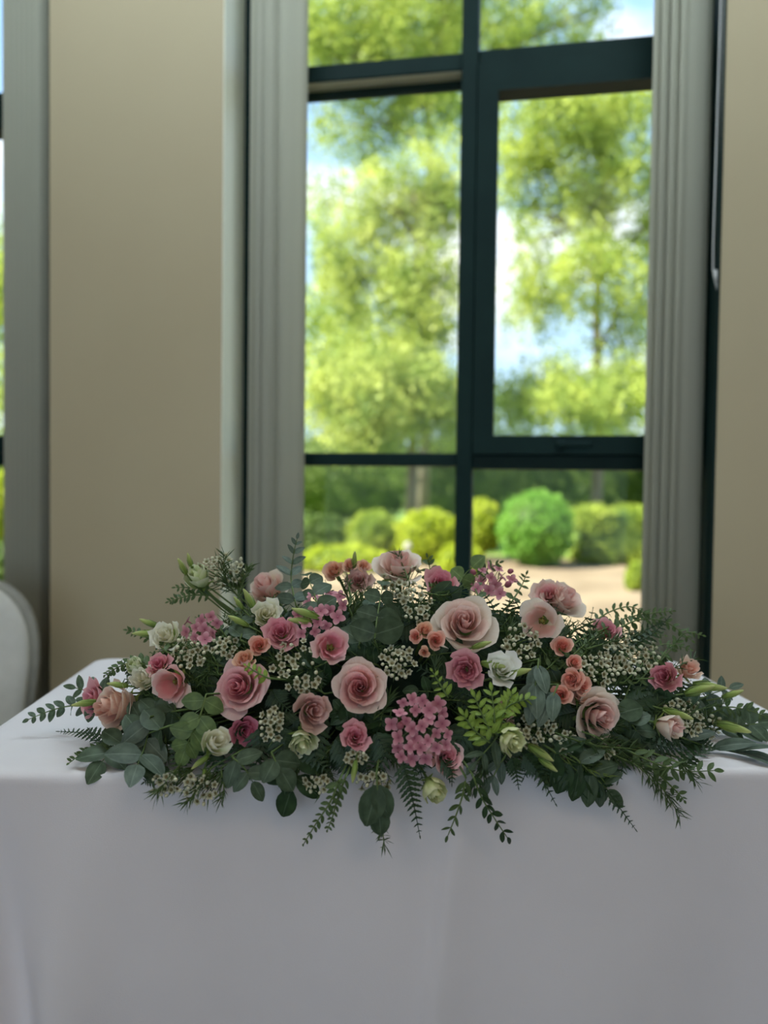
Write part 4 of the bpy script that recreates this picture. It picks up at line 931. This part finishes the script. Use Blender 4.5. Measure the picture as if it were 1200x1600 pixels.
euc('yellow-green young eucalyptus leaves in a string under the pink trumpet', [(322, 1085), (312, 1120), (298, 1150), (290, 1170)], 40, 'euc_light', .8, pairs=4, taper=.8, lift=.04, face=.9)
euc('fine eucalyptus tip with small leaves trailing onto the cloth near the chair', [(150, 1100), (115, 1102), (80, 1110), (45, 1124)], 30, 'euc', .62, pairs=7, taper=.38, lift=.01, ang=55)
euc('small-leaved eucalyptus behind the mauve bloom at the chair end', [(170, 1085), (140, 1080), (118, 1075)], 34, 'euc', .5, pairs=3, lift=.01)
euc('round eucalyptus leaves over the cloth edge below the pale cream bloom', [(362, 1182), (382, 1200), (395, 1222)], 40, 'euc', .62, pairs=2, lift=.04, taper=.9)
euc('large matte round eucalyptus leaf pair over the cloth edge, below the greenish white bloom', [(424, 1176), (432, 1192), (438, 1202)], 44, 'euc', .84, pairs=1, lift=.04, face=.9, taper=.95)
euc('dark drooping eucalyptus leaves behind the large matte pair', [(455, 1180), (465, 1205), (455, 1235)], 58, 'fern', .7, pairs=2, lift=.02, taper=.9)
euc('large dark leaf pair hanging straight down the cloth below the wax florets', [(588, 1210), (590, 1235), (592, 1262)], 66, 'euc', .62, pairs=1, lift=.05, ang=18, taper=.85, face=1, jitter=.12)
euc('blue-grey paddle leaves hanging beside the coral row', [(842, 1030), (838, 1060), (834, 1085)], 54, 'euc_blue', .5, pairs=2, lift=.04, ang=20, taper=.9)
euc('pale blue-grey paddle leaf under the lowest coral rose', [(872, 1070), (864, 1088), (858, 1100)], 46, 'euc_blue', .5, pairs=1, lift=.05, ang=18, taper=.9)
euc('slim grey-green leaves across the shade below the lime tuft', [(790, 1130), (770, 1160), (745, 1190)], 46, 'euc', .36, pairs=3, lift=.04, ang=35)
euc('dark broad leaves low beside the fern tips over the cloth edge', [(860, 1170), (890, 1195), (915, 1215)], 58, 'fern', .62, pairs=3, lift=.03, taper=.9)
euc('dull green broad leaves over the cloth edge beside the needle sprigs', [(900, 1185), (925, 1210), (950, 1235)], 56, 'euc', .50, pairs=3, lift=.04, taper=.8)
euc('dark round leaves in the hollow beside the half-closed pale pink bloom', [(960, 1110), (985, 1130), (1000, 1150)], 48, 'euc', .85, pairs=3, lift=.02)
euc('long blue-grey leaves lying flat on the cloth at the cord end', [(1060, 1150), (1100, 1165), (1140, 1172), (1160, 1176)], 66, 'euc_blue', .36, pairs=3, lift=.012, ang=28, taper=.9, face=.3)
euc('round grey-green leaf tip at the very end of the cord side', [(1120, 1140), (1155, 1135), (1185, 1130)], 38, 'euc', .85, pairs=3, lift=.01, taper=.9)
euc('upright grey leaves behind the lime buds on the cord end', [(1080, 1100), (1110, 1085), (1140, 1075)], 40, 'euc_blue', .55, pairs=3, lift=.02)
euc('grey-green leaves showing under the cream bloom beside the tall lime bud', [(375, 1000), (380, 980), (375, 955)], 36, 'euc', .8, pairs=2)
euc('pale leaves lying against the cloth under the slim eucalyptus', [(790, 1180), (775, 1205), (765, 1225)], 44, 'euc_blue', .4, pairs=2, lift=.03, ang=30)
# ---- small-leaved twigs
def tw(label, pix, size=22, mat='small', W=.42, **kw):
    kk = dict(pairs=9, lift=.02, ang=50, taper=.45, opposite=True); kk.update(kw); return sprig('leafy_twig', label, pix, 'oval', mat, size, W, group='small-leaved twigs', **kk)
tw('dark glossy twig beside the cream bloom on the chair-side slope', [(262, 1020), (235, 1000), (212, 988), (200, 985)], 20)
tw('dark glossy twig reaching over the cloth behind the small lime bloom', [(235, 1040), (205, 1035), (180, 1045), (165, 1055)], 22, W=.5)
tw('fine leafy twig standing out at the shoulder below the lime-cream bloom', [(330, 930), (300, 930), (280, 935), (264, 940)], 16, mat='small')
tw('fine leafy twig pointing level to the pier at the shoulder', [(330, 920), (300, 918), (275, 918)], 17, mat='small', pairs=6)
tw('tiny-leaved twig lying on the cloth below the wide grey-green leaves', [(170, 1170), (145, 1172), (125, 1180), (108, 1192)], 17, W=.48, lift=.008)
tw('leafy twig hanging over the cloth below the large matte leaf pair', [(530, 1220), (515, 1255), (495, 1285), (475, 1318)], 20, W=.45, lift=.05, pairs=10)
tw('second leafy twig hanging beside the wax florets over the cloth', [(540, 1215), (528, 1245), (520, 1275), (512, 1296)], 18, W=.45, lift=.045)
tw('thin twig with narrow leaves trailing down the cloth below the small dusky rose', [(728, 1215), (722, 1245), (712, 1275), (700, 1305)], 26, W=.3, mat='needle', pairs=5, lift=.045, ang=42, taper=.7)
tw('long twig with paired dark leaves trailing down the cloth beside the thin one', [(738, 1210), (752, 1245), (770, 1275), (792, 1308)], 27, W=.4, mat='fern', pairs=7, lift=.05, ang=38, taper=.8)
tw('leafy twig spreading over the cloth edge from the needle sprigs', [(985, 1175), (1030, 1195), (1070, 1205), (1115, 1204)], 24, W=.42, mat='small', pairs=9, lift=.04, taper=.8)
tw('small leafy twig hanging down at the cord end of the cloth edge', [(1020, 1200), (1042, 1222), (1060, 1240), (1068, 1250)], 20, W=.5, mat='small', pairs=5, lift=.04)
tw('airy leafy twig on the cord-end shoulder pointing to the dark strip', [(960, 985), (1000, 968), (1040, 972), (1080, 1000)], 20, W=.45, mat='small', pairs=11, lift=.02)
tw('fine leafy twig above the bead-like wax buds', [(940, 985), (980, 965), (1020, 958), (1050, 955)], 17, W=.42, mat='small', pairs=11)
tw('fine leafy twig rising towards the fluted blind', [(930, 970), (955, 955), (985, 948), (1010, 960)], 17, W=.42, mat='small', pairs=9)
tw('dark leafy twig on the crest beside the mullion', [(750, 940), (740, 905), (760, 890), (780, 880)], 22, W=.45, mat='small', pairs=7)
tw('dark leafy twig on the crest between the mauve bloom and pale rose', [(675, 920), (672, 890), (668, 872)], 22, W=.45, mat='small', pairs=5)
tw('dark leafy twig on the crest beside the frilly pale bloom', [(800, 940), (815, 915), (822, 898)], 20, W=.45, mat='small', pairs=5)
tw('leafy twig behind the deep pink rose and the bright wax florets', [(420, 1060), (400, 1050), (385, 1040)], 18, mat='bright', W=.5, pairs=4, lift=.055)
tw('dark twig stretched out at the tip of the cord end', [(1100, 1120), (1135, 1105), (1170, 1110), (1192, 1118)], 24, W=.45, mat='small', pairs=7, lift=.01)
TUFT = ('beside the large pink floret cluster', 'straight up under the white open bloom', 'above the pale lemon bloom', 'low beside the slim grey-green leaves', 'towards the blue-grey paddle leaves')
for k, pix in enumerate(([(770, 1150), (755, 1120), (742, 1090)], [(775, 1150), (772, 1115), (768, 1080)], [(780, 1140), (790, 1105), (800, 1085)], [(765, 1160), (740, 1140), (725, 1118)], [(775, 1120), (800, 1100), (826, 1092)])):
    tw('lime-green leafy shoot of the tuft reaching '+TUFT[k], pix, 24, mat='bright', W=.42, pairs=6, lift=.05, taper=.7)
tw('lime-green leafy shoot beside the large floret cluster', [(700, 1090), (688, 1070), (676, 1050)], 20, mat='bright', W=.45, pairs=4, lift=.02)
# ---- needle sprigs
NG = 'needle-leaved sprigs'
for lab, pix, n, L in [
    ('long needle sprig arching over the cloth edge towards the cord end', [(930, 1150), (985, 1185), (1030, 1225), (1062, 1275)], 90, 30),
    ('needle sprig spreading beside the long arching one', [(920, 1160), (960, 1180), (1000, 1200), (1040, 1245)], 70, 28),
    ('needle sprig lying across the pale blush rose stem', [(880, 1150), (930, 1165), (985, 1170), (1020, 1180)], 70, 26),
    ('needle sprig over the pale peach bloom', [(1020, 1060), (1050, 1045), (1085, 1030)], 34, 24),
    ('needle sprig hanging beside the large dark hanging leaf pair', [(590, 1230), (594, 1265), (598, 1300), (602, 1330)], 44, 24),
    ('needle sprig in front of the upward pale pink rose', [(640, 910), (630, 885), (622, 868)], 22, 22),
    ('needle sprig fanned on the crest behind the pink floret cluster', [(545, 950), (548, 930), (542, 905)], 44, 24),
    ('needle sprig across the top of the mauve crest bloom', [(660, 925), (690, 930), (715, 925)], 40, 24),
    ('needle sprig hanging at the chair side of the cloth edge', [(285, 1190), (265, 1215), (245, 1240)], 50, 24),
    ('needle sprig hanging below the pale cream bloom', [(330, 1200), (310, 1230), (292, 1255)], 56, 24),
    ('needle sprig pointing at the cloth beside the round matte leaves', [(345, 1200), (350, 1230), (345, 1252)], 40, 22),
    ('needle sprig beside the slim grey-green leaves over the cloth', [(760, 1190), (750, 1215), (735, 1235)], 50, 26),
    ('bright young sprig tip between the fern tips and pale blush rose', [(880, 1180), (915, 1200), (945, 1215)], 30, 24),
    ('wispy needle sprig behind the chair-side wax spray', [(370, 930), (350, 900), (352, 870)], 60, 24),
    ('wispy needle sprig at the shoulder beside the tall lime bud', [(370, 940), (380, 910), (388, 885)], 50, 22),
    ('needle sprig across the bead-like wax buds', [(930, 1010), (965, 1000), (1005, 990)], 50, 26),
    ('needle sprig at the low cord end beside the green buds', [(1050, 1130), (1090, 1110), (1130, 1100)], 60, 24)]:
    needle_sprig(lab, pix, n, L, lift=.035, group=NG, mat='sepal' if 'bright' in lab else 'needle')
# ---- ferns
FG = 'fern fronds'
for lab, pix, wid, pairs in [
    ('dark fern tip hanging down the cloth beside the pale yellow bud', [(630, 1195), (640, 1230), (648, 1265), (656, 1306)], 28, 12),
    ('small dark fern tip beside the pale yellow bud', [(690, 1190), (705, 1205), (706, 1225)], 20, 7),
    ('dark fern tip over the cloth edge below the long lime buds', [(820, 1180), (840, 1205), (868, 1256)], 26, 10),
    ('short dark fern tip over the cloth edge beside the pale leaves', [(800, 1185), (806, 1205), (810, 1230)], 22, 8),
    ('long dark fern tip pointing down the cloth towards the cord end', [(915, 1195), (945, 1230), (970, 1265), (993, 1296)], 22, 13),
    ('dark fern tip hanging between the broad leaves', [(880, 1200), (895, 1225), (915, 1245)], 26, 8),
    ('dark fern tip lying on the cloth towards the chair', [(170, 1150), (140, 1146), (115, 1144), (92, 1143)], 20, 12),
    ('fern tip on the cord-end shoulder against the fluted blind', [(960, 1020), (1000, 990), (1030, 975)], 26, 9),
    ('fern tip behind the fluted blind twigs on the shoulder', [(985, 1010), (1020, 990), (1045, 965)], 24, 9),
    ('fern tip between the dark round leaves and the lying blue-grey leaves', [(1010, 1160), (1045, 1168), (1075, 1172)], 24, 8)]:
    fern(lab, pix, wid, pairs, lift=.03, group=FG)
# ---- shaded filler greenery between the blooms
ANCH = [(563, 1074, 'large open pink rose'), (374, 1074, 'deep pink rose'), (725, 974, 'largest cream rose'), (936, 1120, 'pale blush rose'), (178, 1105, 'peach-blush rose'), (418, 922, 'rose seen from behind'),
    (620, 884, 'upward pale pink rose'), (880, 936, 'pale crest rose'), (698, 1185, 'small dusky rose'), (405, 1008, 'chair-side coral rose'), (665, 1000, 'coral rosebuds'), (890, 1055, 'coral row'), (540, 886, 'apricot roses'),
    (517, 1011, 'cup-shaped pink bloom'), (440, 990, 'dusky ruffled bloom'), (486, 1110, 'dusty beige-pink bloom'), (555, 1152, 'low pink ruffled bloom'), (728, 1047, 'mauve-pink bloom'), (847, 970, 'dark-eyed blush bloom'),
    (272, 1066, 'pink trumpet bloom'), (381, 1141, 'dark mauve bloom'), (688, 914, 'mauve crest bloom'), (1040, 1058, 'cord-end mauve bloom'), (1043, 1134, 'half-closed pink bloom'), (415, 961, 'cream bloom'),
    (262, 995, 'slope cream bloom'), (335, 1161, 'low pale cream bloom'), (783, 1046, 'white open bloom'), (472, 1158, 'greenish white bloom'), (798, 1154, 'pale lemon bloom'), (677, 1233, 'pale yellow bud'),
    (655, 1140, 'large pink floret cluster'), (466, 1042, 'bright wax florets'), (985, 1022, 'bead-like wax buds'), (590, 945, 'round crest leaves'), (316, 982, 'slope pink florets')]
used = set()
def near_label(kind, x, y):
    o = sorted(ANCH, key=lambda a: (a[0]-x)**2+(a[1]-y)**2)
    for a, b in ((0, 1), (0, 2), (1, 2), (0, 3), (1, 3), (2, 3), (0, 4), (1, 4), (2, 4), (3, 4), (0, 5), (1, 5), (2, 5)):
        l = '%s between the %s and the %s' % (kind, o[a][2], o[b][2])
        if l not in used: used.add(l); return l
    return l
fr = random.Random(4)
def spot(lo, hi, ext, bottom=1195, tp=915):
    px = fr.uniform(lo, hi); c = (px-620)/470; top = tp+170*c*c; py = fr.uniform(top+10, bottom); a = fr.uniform(0, 6.283); L = fr.uniform(*ext)
    x2, y2 = px+L*math.cos(a), py+L*.7*math.sin(a); c2 = (x2-620)/500; y2 = min(1222, max(y2, tp-10+170*c2*c2))
    return [(px, py), ((px+x2)/2+fr.uniform(-7, 7), (py+y2)/2+fr.uniform(-7, 7)), (x2, y2)]
def mid(p): return p[1]
def clear(p): return all((x-a[0])**2+(y-a[1])**2 > (44 if 'rose' in a[2] and 'coral' not in a[2] and 'apricot' not in a[2] else 24)**2 for x, y in p for a in ANCH)
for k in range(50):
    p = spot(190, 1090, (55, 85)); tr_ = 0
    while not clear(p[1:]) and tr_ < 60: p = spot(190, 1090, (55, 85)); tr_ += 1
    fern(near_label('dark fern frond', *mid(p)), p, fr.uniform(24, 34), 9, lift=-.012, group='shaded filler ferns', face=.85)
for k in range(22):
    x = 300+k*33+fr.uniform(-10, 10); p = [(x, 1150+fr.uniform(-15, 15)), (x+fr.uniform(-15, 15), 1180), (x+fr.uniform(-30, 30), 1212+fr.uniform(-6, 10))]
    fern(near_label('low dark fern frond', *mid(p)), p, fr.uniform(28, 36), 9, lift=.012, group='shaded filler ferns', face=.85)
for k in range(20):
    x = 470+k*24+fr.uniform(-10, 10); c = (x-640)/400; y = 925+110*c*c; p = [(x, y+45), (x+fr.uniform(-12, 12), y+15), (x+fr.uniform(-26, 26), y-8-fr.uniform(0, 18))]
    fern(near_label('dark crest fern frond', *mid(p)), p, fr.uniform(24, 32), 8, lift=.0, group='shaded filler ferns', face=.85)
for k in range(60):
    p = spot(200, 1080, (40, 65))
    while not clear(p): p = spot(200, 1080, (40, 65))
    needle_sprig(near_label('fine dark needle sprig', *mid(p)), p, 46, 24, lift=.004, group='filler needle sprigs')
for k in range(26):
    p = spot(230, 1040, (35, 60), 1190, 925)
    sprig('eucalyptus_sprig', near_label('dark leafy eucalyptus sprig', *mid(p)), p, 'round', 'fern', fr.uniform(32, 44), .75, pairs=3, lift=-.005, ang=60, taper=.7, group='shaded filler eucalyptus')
for k in range(16):
    x, y = fr.uniform(960, 1125), fr.uniform(1085, 1160); L = fr.uniform(30, 55); p = [(x-L, y+fr.uniform(-6, 10)), (x-L*.4, y+fr.uniform(-6, 4)), (x, y)]
    if k % 2: fern(near_label('dark cord-end fern frond', *mid(p)), p, fr.uniform(22, 30), 8, lift=.01, group='shaded filler ferns', face=.7)
    else: needle_sprig(near_label('fine cord-end needle sprig', *mid(p)), p, 60, 22, lift=.012, group='filler needle sprigs')
for k in range(10):
    p = [(fr.uniform(960, 1080), fr.uniform(1095, 1160))]; p += [(p[0][0]+20, p[0][1]+fr.uniform(-8, 6)), (p[0][0]+42, p[0][1]+fr.uniform(-12, 10))]
    sprig('eucalyptus_sprig', near_label('dark cord-end eucalyptus sprig', *mid(p)), p, 'round', 'fern', fr.uniform(30, 40), .7, pairs=3, lift=.0, ang=55, taper=.7, group='shaded filler eucalyptus')
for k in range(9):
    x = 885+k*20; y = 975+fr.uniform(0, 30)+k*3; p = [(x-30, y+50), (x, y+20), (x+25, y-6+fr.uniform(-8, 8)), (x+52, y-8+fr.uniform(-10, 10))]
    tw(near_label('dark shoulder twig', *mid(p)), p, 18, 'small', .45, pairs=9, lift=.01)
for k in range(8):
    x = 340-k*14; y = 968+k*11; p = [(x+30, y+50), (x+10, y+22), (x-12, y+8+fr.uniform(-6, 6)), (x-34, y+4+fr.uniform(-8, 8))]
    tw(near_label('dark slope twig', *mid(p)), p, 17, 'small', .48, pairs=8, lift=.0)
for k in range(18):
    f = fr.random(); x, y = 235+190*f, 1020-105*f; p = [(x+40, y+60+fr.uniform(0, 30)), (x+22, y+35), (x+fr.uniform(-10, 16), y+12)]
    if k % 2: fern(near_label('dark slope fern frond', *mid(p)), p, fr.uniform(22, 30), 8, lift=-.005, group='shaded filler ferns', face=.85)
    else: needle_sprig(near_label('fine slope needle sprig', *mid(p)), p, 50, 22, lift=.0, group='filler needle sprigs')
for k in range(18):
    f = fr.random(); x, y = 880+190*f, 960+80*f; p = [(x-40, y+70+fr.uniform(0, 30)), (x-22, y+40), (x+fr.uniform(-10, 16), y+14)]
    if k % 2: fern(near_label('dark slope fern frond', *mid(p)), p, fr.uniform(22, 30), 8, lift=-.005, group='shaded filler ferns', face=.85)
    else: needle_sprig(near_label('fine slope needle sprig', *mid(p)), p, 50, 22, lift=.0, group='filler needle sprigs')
